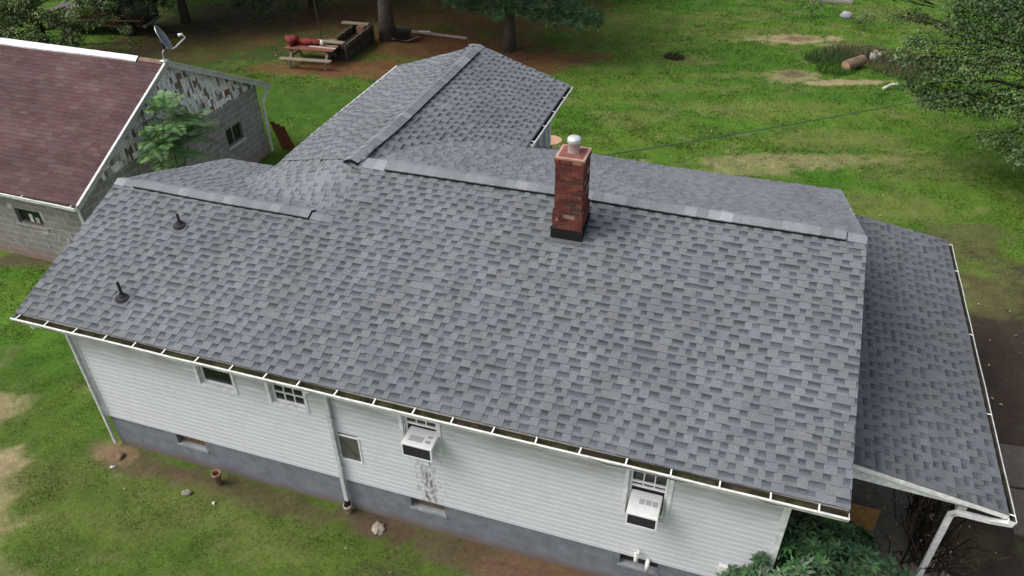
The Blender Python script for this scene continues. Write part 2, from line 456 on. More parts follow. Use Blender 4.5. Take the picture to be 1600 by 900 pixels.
CURVE_Y = [4.65, 5.24, 5.9, 6.46, 7.13, 7.65, 9.4]
CURVE_X = [-9.47, -9.08, -8.8, -8.45, -7.8, -7.03, -7.03]
CURVE_Z = [5.21, 5.18, 5.08, 4.96, 4.75, 4.47, 3.66]
def xl_rear(y): return float(np.interp(y, CURVE_Y, CURVE_X))
def zf_rear(x, y):
    p = ZR - PT * (y - YM)
    zl = float(np.interp(y, CURVE_Y, CURVE_Z)); xl = xl_rear(y)
    k = max(0., min(1., 1 - (x - xl) / 3.2)); k = k * k * (3 - 2 * k)
    return p + (zl + .015 - p) * k + sag(x, y)
def sstep(t): t = max(0., min(1., t)); return t * t * (3 - 2 * t)
def wbend(y): return sstep((6.3 - y) / 2.0)
def wxr(y): return WX - .27 * wbend(y)
def wzr(y): return WZ - .16 * wbend(y)
def zf_wingleft(x, y): return wzr(y) - PT * (wxr(y) - x) + sag(x, y)
def zf_wingright(x, y): return wzr(y) - PT * (x - wxr(y)) + sag(x, y)
def zf_rearleft(x, y):
    p = Z1 - PT * (y - Y1)
    wl = min(wzr(y) - PT * (wxr(y) - x), wzr(y))
    k = sstep((y - Y1) / 1.6) * sstep((x + 12.9) / .9)
    return p + max(0., wl - .012 - p) * k + sag(x, y)
def yend_rearleft(x):
    if x < -12.10: return 6.58
    return 5.45 + (x + 12.1) / 2.6 * (-.75)
PTP = (3.2604 - 2.7735) / (2.4556 + .693)
def zf_porch(x, y): return 2.7735 + PTP * (2.4556 - x) + sag(x * 1.3, y)

PAL_GREY = [(.152, .164, .178), (.144, .155, .169), (.160, .172, .186), (.152, .160, .173), (.154, .168, .180), (.140, .151, .164)]

def shingles(mb, zf, rows, s_of, t_rng, axis_t, seed, pal, lam=True, dirn=1, dark=.46, tabw=(.09, .2), bright=1.):
    """rows of asphalt shingles on a height field.  s_of(r) -> plan coordinate of row r (increasing up-slope in rows),
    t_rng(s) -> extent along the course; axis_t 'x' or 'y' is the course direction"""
    rnd = random.Random(seed)
    def P(t, s, h):
        x, y = (t, s) if axis_t == 'x' else (s, t)
        return (x, y, zf(x, y) + h)
    for r in range(rows):
        sb, st = s_of(r), s_of(r + 1)
        st2 = st + (st - sb) * .04
        a0, a1 = t_rng(sb); b0, b1 = t_rng(st)
        lo, hi = min(a0, b0), max(a1, b1)
        t = lo - rnd.random() * .2
        tooth = rnd.random() < .5
        jit = rnd.uniform(-.004, .004)
        sbj = sb + jit
        c0 = rnd.choice(pal); left = 0.
        while t < hi:
            w = rnd.uniform(*tabw); e = min(t + w, hi)
            if left <= 0: c0 = rnd.choice(pal); left = rnd.uniform(.3, 1.0) if lam else 0.
            left -= w
            k = rnd.uniform(.93, 1.07) * .93 * bright * (1.04 if tooth else .97)
            c = tuple(q * k for q in c0)
            pa0, pa1 = max(t, a0), min(e, a1); pb0, pb1 = max(t, b0), min(e, b1)
            if pa1 - pa0 > .004 or pb1 - pb0 > .004:
                pa1 = max(pa1, pa0); pb1 = max(pb1, pb0)
                if lam:
                    hb, ht = (.016, .008) if tooth else (.008, .001)
                else:
                    hb, ht = (.007, .001)
                if tooth or not lam:
                    mb.face([P(pa0, sbj, hb), P(pa1, sbj, hb), P(pb1, st2, ht), P(pb0, st2, ht)], c)
                    if lam:
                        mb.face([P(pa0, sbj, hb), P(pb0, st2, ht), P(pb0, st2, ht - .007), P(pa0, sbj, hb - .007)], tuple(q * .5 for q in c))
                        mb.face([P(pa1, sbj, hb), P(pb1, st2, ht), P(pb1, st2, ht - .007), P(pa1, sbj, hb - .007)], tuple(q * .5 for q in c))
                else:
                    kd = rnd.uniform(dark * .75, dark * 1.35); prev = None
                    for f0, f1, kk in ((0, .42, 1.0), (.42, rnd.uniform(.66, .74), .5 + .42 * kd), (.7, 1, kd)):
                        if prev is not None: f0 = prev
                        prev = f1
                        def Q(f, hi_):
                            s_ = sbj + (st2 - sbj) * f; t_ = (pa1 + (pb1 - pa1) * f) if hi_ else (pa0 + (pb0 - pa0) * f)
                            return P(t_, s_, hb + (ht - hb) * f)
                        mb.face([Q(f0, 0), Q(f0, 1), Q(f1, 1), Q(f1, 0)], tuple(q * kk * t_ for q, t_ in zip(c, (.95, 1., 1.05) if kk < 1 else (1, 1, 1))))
                ce = tuple(q * .45 for q in c)
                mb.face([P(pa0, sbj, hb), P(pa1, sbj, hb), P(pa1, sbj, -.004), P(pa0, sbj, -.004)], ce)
            t = e + (0 if lam else .006)
            tooth = not tooth if rnd.random() < .93 else tooth

def deck(mb, zf, xs, ys_of, thick=.07, off=-.008, col=(.5, .5, .48), n=10):
    """board deck under the shingles, closed slab on a height field"""
    top = []; bot = []
    for x in xs:
        y0, y1 = ys_of(x); rt = []; rb = []
        for j in range(n + 1):
            y = y0 + (y1 - y0) * j / n; z = zf(x, y) + off
            rt.append(len(mb.v)); mb.v.append((x, y, z)); rb.append(len(mb.v)); mb.v.append((x, y, z - thick))
        top.append(rt); bot.append(rb)
    def q(a, b, c, d): mb.f.append((a, b, c, d)); mb.c.append(col)
    for i in range(len(xs) - 1):
        for j in range(n):
            q(top[i][j], top[i + 1][j], top[i + 1][j + 1], top[i][j + 1]); q(bot[i][j], bot[i][j + 1], bot[i + 1][j + 1], bot[i + 1][j])
        for j in (0, n):
            q(top[i][j], top[i + 1][j], bot[i + 1][j], bot[i][j])
    for i in (0, len(xs) - 1):
        for j in range(n): q(top[i][j], top[i][j + 1], bot[i][j + 1], bot[i][j])

house = thing("house", "long white sided house with a grey shingled roof, a brick chimney and a side porch", "house", (0, 0, 0))

# front slope
mb = MB()
def tr_front(s):
    if s <= Y1 + .02: return (LX - .02 - .03 * s / Y1, 0.0)
    return (MX - .01, 0.0)
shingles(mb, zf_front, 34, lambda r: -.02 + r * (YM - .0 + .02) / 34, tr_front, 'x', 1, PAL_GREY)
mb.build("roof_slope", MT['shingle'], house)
mb = MB()
xs = list(np.linspace(LX, 0, 21))
deck(mb, zf_front, [x for x in xs if x < MX] + [MX - .001], lambda x: (0.02, Y1), col=(.45, .44, .42))
deck(mb, zf_front, [MX] + [x for x in xs if x > MX], lambda x: (0.02, YM), col=(.45, .44, .42))
mb.build("roof_deck", MT['dirtywhite'], house)
# rear slope of the higher roof
mb = MB()
rr = 34; YE = 9.33
shingles(mb, zf_rear, rr, lambda r: YE - r * (YE - YM) / rr, lambda s: (xl_rear(s), .0 if s < 99 else 0), 'x', 2, PAL_GREY, bright=1.12, dark=.6)  # colour lifted to paint in the grazing sheen of this slope
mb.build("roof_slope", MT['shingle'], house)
mb = MB(); deck(mb, zf_rear, list(np.linspace(-7.03, 0, 12)), lambda x: (YM, YE - .03), col=(.45, .44, .42)); mb.build("roof_deck", MT['dirtywhite'], house)
# rear slope of the lower roof with the blend up to the wing
mb = MB()
rl = 25
def tr_rl(s):
    if s > 5.45: return (LX - .06, -12.1)
    if s > 4.70: return (LX - .06, -12.1 + (5.45 - s) / .75 * 2.6)
    return (LX - .06, MX)
shingles(mb, zf_rearleft, rl, lambda r: 6.58 - r * (6.58 - Y1) / rl, tr_rl, 'x', 3, PAL_GREY, bright=1.1, dark=.6)  # same sheen painted into the shingle colour
mb.build("roof_slope", MT['shingle'], house)
mb = MB(); deck(mb, zf_rearleft, list(np.linspace(LX - .04, -12.95, 6)), lambda x: (Y1, 6.55), off=-.02, col=(.45, .44, .42))
deck(mb, zf_rearleft, list(np.linspace(-12.1, MX, 12)), lambda x: (Y1, yend_rearleft(x) - .15), off=-.07, thick=.04, col=(.1, .105, .12)); mb.build("roof_deck", MT['dirtywhite'], house)
# wing slopes, courses run front to back
mb = MB(); wl = 19
def yw0(x): return 5.45 - (x + 12.1) / 2.6 * .75 - .03
shingles(mb, lambda x, y: min(zf_wingleft(x, y), wzr(y) + .012), wl, lambda r: WX - WH + r * WH / wl, lambda s: (max(4.55, yw0(s)), WEND), 'y', 4, PAL_GREY, bright=1.1)  # paler shingles: light from the left put into the colour
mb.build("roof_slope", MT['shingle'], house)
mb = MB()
shingles(mb, lambda x, y: min(zf_wingright(x, y), wzr(y) + .012), wl + 2, lambda r: WX + WH - r * WH / wl, lambda s: (4.5 + max(0, (s - WX - .25)) * .9, WEND), 'y', 5, PAL_GREY, bright=1.08)  # colour lifted because this slope is lit less
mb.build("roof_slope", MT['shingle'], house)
mb = MB()
deck(mb, zf_wingleft, list(np.linspace(WX - WH, WX, 8)), lambda x: (6.4, WEND - .02))
deck(mb, zf_wingright, list(np.linspace(WX, WX + WH, 8)), lambda x: (6.6 + max(0, (x - WX)) * .6, WEND - .02)); mb.build("roof_deck", MT['dirtywhite'], house)

# ridge caps and raised ridge vents
CAPS = [(.19, .2, .222), (.215, .226, .25), (.17, .18, .2), (.26, .272, .298), (.2, .21, .23), (.18, .19, .21)]
def ridge(a, b, za, zb, raised, axis_r, zl, zr_, w, seed, step=.21):
    """cap shingles along a ridge from a to b; zl/zr height fns on the two sides at offset"""
    rnd = random.Random(seed); mb = MB()
    n = max(1, int(abs(b - a) / step))
    hgt = .062 if raised else .016
    prof = [(-1, .0), (-.55, .006), (0, .016), (.55, .006), (1, .0)]
    for i in range(n):
        t0 = a + (b - a) * i / n; t1 = a + (b - a) * (i + 1.08) / n
        if (t1 - b) * (b - a) > 0: t1 = b
        c = rnd.choice(CAPS); k = rnd.uniform(.9, 1.1); c = tuple(q * k for q in c)
        up = .013
        for (u0, h0), (u1, h1) in zip(prof[:-1], prof[1:]):
            def P(t, u, h):
                return ridge_pt(axis_r, t, u * w, h)
            def ridge_pt(ax, t, o, h):
                z = zl(t, o) if o <= 0 else zr_(t, o)
                return za(t, o, z + h)
            mb.face([P(t0, u0, hgt + h0 + up), P(t1, u0, hgt + h0), P(t1, u1, hgt + h1), P(t0, u1, hgt + h1 + up)], c)
        for sgn in (-1, 1):
            z0 = lambda t, h: za(t, sgn * w, (zl(t, sgn * w) if sgn < 0 else zr_(t, sgn * w)) + h)
            mb.face([z0(t0, hgt + up), z0(t1, hgt), z0(t1, hgt - .012), z0(t0, hgt - .012)], tuple(q * .6 for q in c))
    return mb
def vent_core(t0, t1, za, zl, zr_, w, h0=.004, h1=.053):
    mb = MB(); n = 12
    for i in range(n):
        a, b = t0 + (t1 - t0) * i / n, t0 + (t1 - t0) * (i + 1) / n
        for sgn in (-1, 1):
            o = sgn * w * .93
            f = lambda t, h: za(t, o, (zl(t, o) if sgn < 0 else zr_(t, o)) + h)
            mb.face([f(a, h0), f(b, h0), f(b, h1), f(a, h1)], (.012, .012, .014))
    for t in (t0, t1):
        pts = [za(t, o, (zl(t, o) if o <= 0 else zr_(t, o)) + h) for o, h in ((-w * .93, h0), (0, h0), (w * .93, h0), (w * .93, h1), (0, h1 + .01), (-w * .93, h1))]
        mb.face(pts, (.012, .012, .014))
    return mb
def add_ridge(name_parent, y0, lf, rf, along, vt0, vt1, e0, e1, seed, w=.165):
    if along == 'x':
        za = lambda t, o, z: (t, y0 + o, z); zl = lambda t, o: lf(t, y0 + o); zr_ = lambda t, o: rf(t, y0 + o)
    else:
        za = lambda t, o, z: (y0(t) + o, t, z); zl = lambda t, o: lf(y0(t) + o, t); zr_ = lambda t, o: rf(y0(t) + o, t)
    p = ridge(vt0, vt1, za, None, True, along, zl, zr_, w, seed).build("ridge_vent", MT['shingle'], house)
    vent_core(vt0, vt1, za, zl, zr_, w).build("vent_slot", MT['matte'], p)
    if abs(e0 - vt0) > .1: ridge(e0, vt0 - .02, za, None, False, along, zl, zr_, w * .92, seed + 1).build("ridge_cap", MT['shingle'], house)
    ridge(vt1 + .02, e1, za, None, False, along, zl, zr_, w * .92, seed + 2).build("ridge_cap", MT['shingle'], house)
add_ridge(house, YM, zf_front, zf_rear, 'x', -9.0, -.34, -9.5, .0, 20)
add_ridge(house, Y1, zf_front, zf_rearleft, 'x', -14.05, -9.98, LX - .05, MX, 24, .16)
add_ridge(house, wxr, zf_wingleft, zf_wingright, 'y', 4.6, WEND - .45, 4.55, WEND, 28, .17)

# fascia, soffit, rakes
mb = MB()
mb.box((LX + .02, .0, 3.47), (-.02, .022, 3.632), (.6, .58, .52))
mb.box((LX + .02, .03, 3.45), (-.02, .36, 3.468), (.62, .62, .6))
mb.build_each("eave_board", MT['dirtywhite'], house)
mb = MB()
for x0 in (LX - .005, -.012):
    top = Y1 if x0 < -10 else YM
    mb.beam((x0, .02, HE - .085), (x0, top, HE + PT * top - .085), .025, .15, (.66, .66, .64))
mb.beam((LX - .03, Y1, Z1 - .085), (LX - .03, 6.56, Z1 - PT * (6.56 - Y1) - .085), .025, .15, (.66, .66, .64))
mb.beam((-.012, YM, ZR - .085), (-.012, YE - .02, ZR - PT * (YE - YM) - .085), .025, .15, (.66, .66, .64))
mb.beam((WX - WH - .015, 6.75, WZ - PT * WH - .06), (WX - WH - .015, WEND, WZ - PT * WH - .06), .025, .14, (.72, .72, .72))
for sg in (-1, 1):
    mb.beam((WX, WEND + .012, WZ - .09), (WX + sg * WH, WEND + .012, WZ - PT * WH - .09), .025, .14, (.7, .7, .7))
mb.build_each("rake_board", MT['dirtywhite'], house)

# walls with lap siding; openings are left out of the boards
LAP = .118
def lap_wall(mb, a0, a1, z0, z1, place, holes=(), clip=None, col=(.63, .64, .682)):
    """place(a, out, z) -> point;  out is distance proud of the wall"""
    n = int(math.ceil((z1 - z0) / LAP)); rnd = random.Random(int(abs(a0 * 100)) + 3)
    for i in range(n):
        zb = z0 + i * LAP; zt = min(zb + LAP, z1)
        s, e = a0, a1
        if clip: s, e = clip(zb, a0, a1)
        if e - s < .05: continue
        segs = [(s, e)]
        for (h0, h1, hz0, hz1) in holes:
            if zb < hz1 - .02 and zt > hz0 + .02:
                ns = []
                for (p, q) in segs:
                    if h0 > p: ns.append((p, min(q, h0)))
                    if h1 < q: ns.append((max(p, h1), q))
                segs = [w_ for w_ in ns if w_[1] - w_[0] > .01]
        for (p, q) in segs:
            t = p
            while t < q - 1e-6:
                u = min(q, t + rnd.uniform(2.6, 3.8))
                if q - u < .4: u = q
                k = rnd.uniform(.97, 1.02); c = tuple(w_ * k for w_ in col)
                zc_ = zb + (zt - zb) * .66
                mb.face([place(t, .018, zb), place(u, .018, zb), place(u, .016, zc_), place(t, .016, zc_)], c)
                mb.face([place(t, .016, zc_), place(u, .016, zc_), place(u, .001, zt), place(t, .001, zt)], c)
                mb.face([place(t, -.002, zb), place(u, -.002, zb), place(u, .018, zb), place(t, .018, zb)], tuple(w_ * .55 for w_ in c))
                t = u
WY = .333; WL, WR = -13.80, -.70; ZB = .876
WINS = [(-11.02, -10.28, 2.56, 3.40), (-9.52, -8.81, 2.52, 3.40), (-6.93, -6.28, 2.30, 3.40), (-3.06, -2.42, 1.96, 3.40)]
mb = MB()
lap_wall(mb, WL, WR, ZB, 3.46, lambda a, o, z: (a, WY - o, z), [(w[0], w[1], w[2], w[3]) for w in WINS] + [(-8.26, -7.87, 1.5, 2.1)])
mb.build("wall", MT['siding'], house)
mb = MB()
def clip_r(z, a0, a1):
    lo = max(a0, (z + .1 - HE) / PT); hi = min(a1, YM + (ZR - z - .1) / PT); return lo, hi
lap_wall(mb, WY, 8.97, ZB, ZR - .1, lambda a, o, z: (WR + o, a, z), [(3.1, 4.0, .87, 2.7), (5.2, 6.1, 1.6, 2.6)], clip_r)
mb.build("wall", MT['siding'], house)
mb = MB()
def clip_l(z, a0, a1):
    lo = max(a0, (z + .1 - HE) / PT); hi = min(a1, Y1 + (Z1 - z - .1) / PT); return lo, hi
lap_wall(mb, WY, 6.25, ZB, Z1 - .1, lambda a, o, z: (WL - o, a, z), [(2.8, 3.6, 1.8, 2.9)], clip_l)
mb.build("wall", MT['siding'], house)
mb = MB()
lap_wall(mb, WL, -11.7, ZB, 3.5, lambda a, o, z: (a, 6.25 + o, z))
mb.build("wall", MT['siding'], house); mb = MB()
lap_wall(mb, -7.42, WR, ZB, 3.6, lambda a, o, z: (a, 8.97 + o, z), [(-5.5, -4.6, 1.7, 2.8), (-3, -2.1, 1.7, 2.8)])
mb.build("wall", MT['siding'], house)
# wing walls
WY1 = 11.05; WXL, WXR = WX - 2.12, WX + 2.13
WHOLES = [(9.1, 9.5, 1.2, 3.95), (9.64, 10.04, 1.2, 3.95), (10.18, 10.58, 1.2, 3.95)]
mb = MB()
lap_wall(mb, 6.2, WY1, .5, 4.45, lambda a, o, z: (WXL - o, a, z), [(8, 8.9, 1.8, 3)])
mb.build("wall", MT['siding'], house); mb = MB()
lap_wall(mb, 6.8, WY1, .5, 4.45, lambda a, o, z: (WXR + o, a, z), WHOLES)
mb.build("wall", MT['siding'], house); mb = MB()
def clip_w(z, a0, a1):
    h = max(0., (WZ - z - .1) / PT); return max(a0, WX - h), min(a1, WX + h)
lap_wall(mb, WXL, WXR, .5, WZ - .15, lambda a, o, z: (a, WY1 + o, z), [(-10.1, -9.0, 1.7, 3.1)], clip_w)
mb.build("wall", MT['siding'], house)
# dark interior boxes so that openings show a dim room
mb = MB()
def room(lo, hi): mb.box(lo, hi, (.05, .045, .04))
room((WL + .06, WY + .25, .5), (WR - .06, 4.0, 3.42)); room((-7.3, 4.0, .5), (WR - .06, 8.8, 3.42)); room((WXL + .12, 6.3, .5), (WXR - .22, WY1 - .12, 4.4))
room((WL + .06, 4.0, .5), (-11.75, 6.1, 3.42)); room((-11.75, 4.0, .5), (-7.3, 6.3, 3.6))
mb.build("interior", MT['matte'], house)

def frame_box(mb, x0, x1, z0, z1, t, d0, d1, place, col):
    """picture-frame of four butted bars; place(a, out, z)"""
    def bar(a0, a1, b0, b1):
        p = [place(a, o, z) for o in (d0, d1) for (a, z) in ((a0, b0), (a1, b0), (a1, b1), (a0, b1))]
        n = len(mb.v); mb.v.extend(p)
        for q in ((0, 3, 2, 1), (4, 5, 6, 7), (0, 1, 5, 4), (1, 2, 6, 5), (2, 3, 7, 6), (3, 0, 4, 7)):
            mb.f.append(tuple(n + i for i in q)); mb.c.append(col)
    bar(x0, x0 + t, z0, z1); bar(x1 - t, x1, z0, z1); bar(x0 + t, x1 - t, z0, z0 + t); bar(x0 + t, x1 - t, z1 - t, z1)
    return bar

def window(parent, a0, a1, z0, z1, place, sash=(), muntin=None, raised=0., name="window", col=(.71, .715, .735), blind=None):
    """window > trim (its own mesh), sash, pane"""
    mb = MB()
    frame_box(mb, a0 - .055, a1 + .055, z0 - .055, z1 + .055, .06, .002, .03, place, col)
    bar = frame_box(mb, a0 + .006, a1 - .006, z0 + .006, z1 - .006, .02, -.09, -.001, place, tuple(q * .8 for q in col))
    w = mb.build(name, MT['dirtywhite'], parent)
    mb = MB()
    bar = frame_box(mb, a0 + .028, a1 - .028, z0 + raised + .028, z1 - .028, .032, -.075, -.045, place, (.8, .8, .8))
    zm = z0 + raised + (z1 - z0 - raised) * .46
    for (zz) in sash: bar(a0 + .06, a1 - .06, zz - .02, zz + .02)
    if muntin:
        cols_, zlist, zlo, zhi = muntin
        for k in range(1, cols_):
            x = a0 + .06 + (a1 - a0 - .12) * k / cols_
            edges = [zlo] + [z_ for z_ in sorted(list(sash) + list(zlist)) if zlo < z_ < zhi] + [zhi]
            for e0, e1 in zip(edges[:-1], edges[1:]):
                bar(x - .009, x + .009, e0 + .021, e1 - .021)
        for zz in zlist: bar(a0 + .061, a1 - .061, zz - .009, zz + .009)
    mb.build("sash", MT['white'], w)
    mb = MB()
    mb.face([place(a0 + .03, -.07, z0 + .03), place(a1 - .03, -.07, z0 + .03), place(a1 - .03, -.07, z1 - .03), place(a0 + .03, -.07, z1 - .03)], (.02, .02, .02))
    mb.build("pane", MT['glass'], w)
    if blind:
        mb = MB()
        mb.face([place(a0 + .03, -.066, blind[0]), place(a1 - .03, -.066, blind[0]), place(a1 - .03, -.066, blind[1]), place(a0 + .03, -.066, blind[1])], blind[2])
        mb.build("curtain", MT['cloth'], w)
    return w
pf = lambda a, o, z: (a, WY - o, z)
window(house, *WINS[0], pf, sash=(2.98,))
window(house, *WINS[1], pf, sash=(2.98,), muntin=(3, (2.77, 3.2), 2.58, 3.36))
window(house, *WINS[2], pf, sash=(2.80, 3.06), muntin=(3, (2.93,), 2.80, 3.36), blind=(2.84, 3.3, (.09, .055, .04)))
window(house, *WINS[3], pf, sash=(2.62, 2.72), muntin=(3, (), 2.62, 3.36))
pr_ = lambda a, o, z: (WR + o, a, z)
dm = MB(); dm.box((WR - .03, 3.14, .9), (WR + .012, 3.96, 2.66), (.5, .5, .5)); d_ = dm.build("door", MT['white'], house)
dm = MB(); dm.tube([(WR + .012, 3.24, 1.75), (WR + .06, 3.24, 1.75)], .025, 8, (.3, .28, .2)); dm.build("handle", MT['metal'], d_)
window(house, 5.2, 6.1, 1.6, 2.6, pr_, sash=(2.1,))
window(house, 2.8, 3.6, 1.8, 2.9, lambda a, o, z: (WL - o, a, z), sash=(2.3,))
for (a, b) in ((-5.5, -4.6), (-3, -2.1)): window(house, a, b, 1.7, 2.8, lambda a, o, z: (a, 8.97 + o, z), sash=(2.2,))
for (a, b, c, d) in WHOLES: window(house, a, b, c, d, lambda a, o, z: (WXR + o, a, z), sash=(2.6,))
window(house, 8, 8.9, 1.8, 3, lambda a, o, z: (WXL - o, a, z), sash=(2.4,))
window(house, -10.1, -9.0, 1.7, 3.1, lambda a, o, z: (a, WY1 + o, z), sash=(2.4,))

# corner boards
mb = MB()
for x in (WL, WR):
    mb.box((x - .055, WY - .03, ZB - .02), (x + .045, WY + .06, 3.45), (.66, .67, .66))
mb.box((WXR - .06, WY1 - .07, .4), (WXR + .032, WY1 + .032, 4.42), (.75, .75, .75)); mb.box((WXL - .032, WY1 - .07, .4), (WXL + .06, WY1 + .032, 4.42), (.75, .75, .75))
mb.build_each("corner_board", MT['dirtywhite'], house)

# foundation with basement openings
BW = [(-12.16, -11.48, .55, .872), (-6.98, -6.30, .56, .872), (-3.05, -2.40, .56, .872)]
mb = MB()
FY = WY + .012
def fslab(a0, a1, z0, z1): mb.box((a0, FY, z0), (a1, FY + .2, z1))
e = WL + .03
for (a, b, c, d) in BW:
    fslab(e, a, -.4, ZB - .004); fslab(a, b, -.4, c); e = b
fslab(e, WR - .03, -.4, ZB - .004)
mb.box((WR - .23, FY + .2, -.4), (WR - .03, 8.9, ZB - .004)); mb.box((WL + .03, FY + .2, -.4), (WL + .23, 6.2, ZB - .004))
mb.box((WL + .03, 6.2, -.4), (-11.7, 6.22, ZB - .004)); mb.box((-7.4, 8.9, -.4), (WR - .03, 8.94, ZB - .004))
mb.box((WXL + .03, 6.2, -.4), (WXL + .2, WY1 - .03, .51)); mb.box((WXR - .2, 6.8, -.4), (WXR - .03, WY1 - .03, .51)); mb.box((WXL + .2, WY1 - .2, -.4), (WXR - .2, WY1 - .03, .51))
mb.build("foundation", MT['foundation'], house)
for i, (a, b, c, d) in enumerate(BW):
    mb = MB(); mb.box((a + .002, FY + .11, c), (b - .002, FY + .15, ZB - .01), [(.16, .10, .06), (.14, .1, .07), (.03, .03, .03)][i])
    w = mb.build("basement_window", MT['wood'], house)
    mb = MB(); mb.box((a - .03, FY - .02, c - .05), (b + .03, FY + .1, c + .004), (.27, .28, .3)); mb.build("sill", MT['concrete'], w)

# wall hatch
mb = MB(); frame_box(mb, -8.29, -7.84, 1.47, 2.13, .03, .002, .028, pf, (.75, .76, .76)); h_ = mb.build("wall_hatch", MT['dirtywhite'], house)
mb = MB(); mb.box((-8.258, WY - .012, 1.502), (-7.872, WY + .01, 2.098), (.2, .19, .2)); mb.beam((-8.2, WY - .016, 2.0), (-7.95, WY - .016, 1.6), .006, .012, (.1, .1, .1)); mb.build("panel", MT['metal'], h_)

# gutter with hangers
def gutter(parent, a0, a1, zt, place, step, col=(.8, .8, .78), inner=(.055, .05, .032), name="gutter", w=.148):
    """place(a, out, z): out measured from the fascia"""
    mb = MB(); prof = [(.002, zt - .005), (.002, zt - .085), (.03, zt - .105), (w * .75, zt - .105), (w - .014, zt - .045), (w - .002, zt - .022), (w, zt - .004), (w - .016, zt)]
    n = max(1, int(abs(a1 - a0) / .6)); rnd = random.Random(5)
    dz = [rnd.uniform(-.006, .006) for _ in range(n + 1)]; do = [rnd.uniform(-.004, .004) for _ in range(n + 1)]
    for i in range(n):
        t0, t1 = a0 + (a1 - a0) * i / n, a0 + (a1 - a0) * (i + 1) / n
        for (o0, z0), (o1, z1) in zip(prof[:-1], prof[1:]):
            c = col
            for k in (0, 1):       # outer skin and inner skin
                s = .006 if k else 0
                oo0, oo1 = max(.008, o0 - s * (1 if o0 > .05 else -1)), max(.008, o1 - s * (1 if o1 > .05 else -1))
                cc = inner if k else c
                if k and z0 > zt - .045 and o0 > .05: cc = tuple(q * .75 for q in col)
                mb.face([place(t0, (oo0 if k else o0) + do[i], z0 + s + dz[i]), place(t1, (oo1 * 0 + (oo0 if k else o0)) + do[i + 1], z0 + s + dz[i + 1]), place(t1, (oo1 if k else o1) + do[i + 1], z1 + s + dz[i + 1]), place(t0, (oo1 if k else o1) + do[i], z1 + s + dz[i])], cc)
    for t in (a0, a1):
        mb.face([place(t, o, z) for o, z in prof], col)
    g = mb.build(name, MT['dirtywhite'], parent)
    mb = MB(); t = a0 + .12 * (1 if a1 > a0 else -1); k = 0
    while (a1 - t) * (a1 - a0) > 0:
        mb.beam(place(t, .0, zt + .012), place(t + rnd.uniform(-.01, .01), w - .004, zt + .004), .022, .006, (.85, .85, .83))
        t += (step + rnd.uniform(-.04, .04)) * (1 if a1 > a0 else -1)
    mb.build_each("gutter_hanger", MT['white'], g)
    mb = MB()                       # silt and moss lying in the trough
    n = int(abs(a1 - a0) / .12)
    for i in range(n):
        t0, t1 = a0 + (a1 - a0) * i / n, a0 + (a1 - a0) * (i + 1) / n
        k0 = .03 * float(vnoise(t0 * 3, 1.3, 4)); k1 = .03 * float(vnoise(t1 * 3, 1.3, 4))
        r = float(vnoise(t0 * 1.1, 7.7, 6)); c = (.032, .034, .014) if r > 0 else (.042, .033, .022)
        q = random.uniform(.5, 1.3); c = tuple(v_ * q for v_ in c)
        mb.face([place(t0, .008, zt - .05 + k0), place(t1, .008, zt - .05 + k1), place(t1, w - .012, zt - .06 + k1), place(t0, w - .012, zt - .06 + k0)], c)
    mb.build("gutter_silt", MT['soil'], g)
    return g
gutter(house, LX - .03, .0, 3.608, lambda a, o, z: (a, -.004 - o, z), .66)
gutter(house, 7.9, WEND, WZ - PT * WH - .03, lambda a, o, z: (WX + WH + .0 + o, a, z), .9, inner=(.03, .03, .03), w=.11)
gutter(house, 1.3, 9.2, 2.745, lambda a, o, z: (2.46 + o, a, z), 2.2, inner=(.05, .05, .045), w=.1)
mb = MB(); mb.tube([(LX + .35, -.07, 3.53), (LX + .36, -.06, 3.42)], .04, 10, (.72, .73, .72)); mb.build("gutter_outlet", MT['dirtywhite'], house)

# downspouts
def downspout(pts, parent, w=.075, d=.055, col=(.62, .64, .64), straps=()):
    mb = MB()
    for a, b in zip(pts[:-1], pts[1:]):
        a, b = Vector(a), Vector(b); dv = (b - a).normalized() * .012
        mb.beam(a - dv, b + dv, w, d, col, up=(0, 1, 0))
    o = mb.build("downspout", MT['dirtywhite'], parent, bevel=.008)
    if straps:
        mb = MB()
        for p in straps: mb.box((p[0] - w * .72, p[1] - d * .65, p[2] - .012), (p[0] + w * .72, p[1] + .04, p[2] + .012), tuple(q * .9 for q in col))
        mb.build_each("strap", MT['dirtywhite'], o)
    return o
ds = downspout([(-8.32, -.05, 3.5), (-8.32, .26, 3.36), (-8.32, .262, .30)], house, .085, .06, (.52, .53, .545), [(-8.32, .262, 2.55), (-8.32, .262, 1.3)])
mb = MB(); mb.tube([(-8.32, .255, .33), (-8.32, .25, .2)], .055, 12, (.02, .02, .02)); mb.build("rubber_boot", MT['rubber'], ds)
downspout([(-13.84, .262, 3.42), (-13.84, .262, .1)], house, .06, .05, (.56, .565, .56))
downspout([(2.52, 1.34, 2.64), (2.3, 1.45, 2.50), (1.87, 1.5, 2.46), (1.82, 1.58, 2.3), (1.82, 1.6, .32), (1.78, 1.48, .2)], house, .09, .07, (.66, .67, .68))

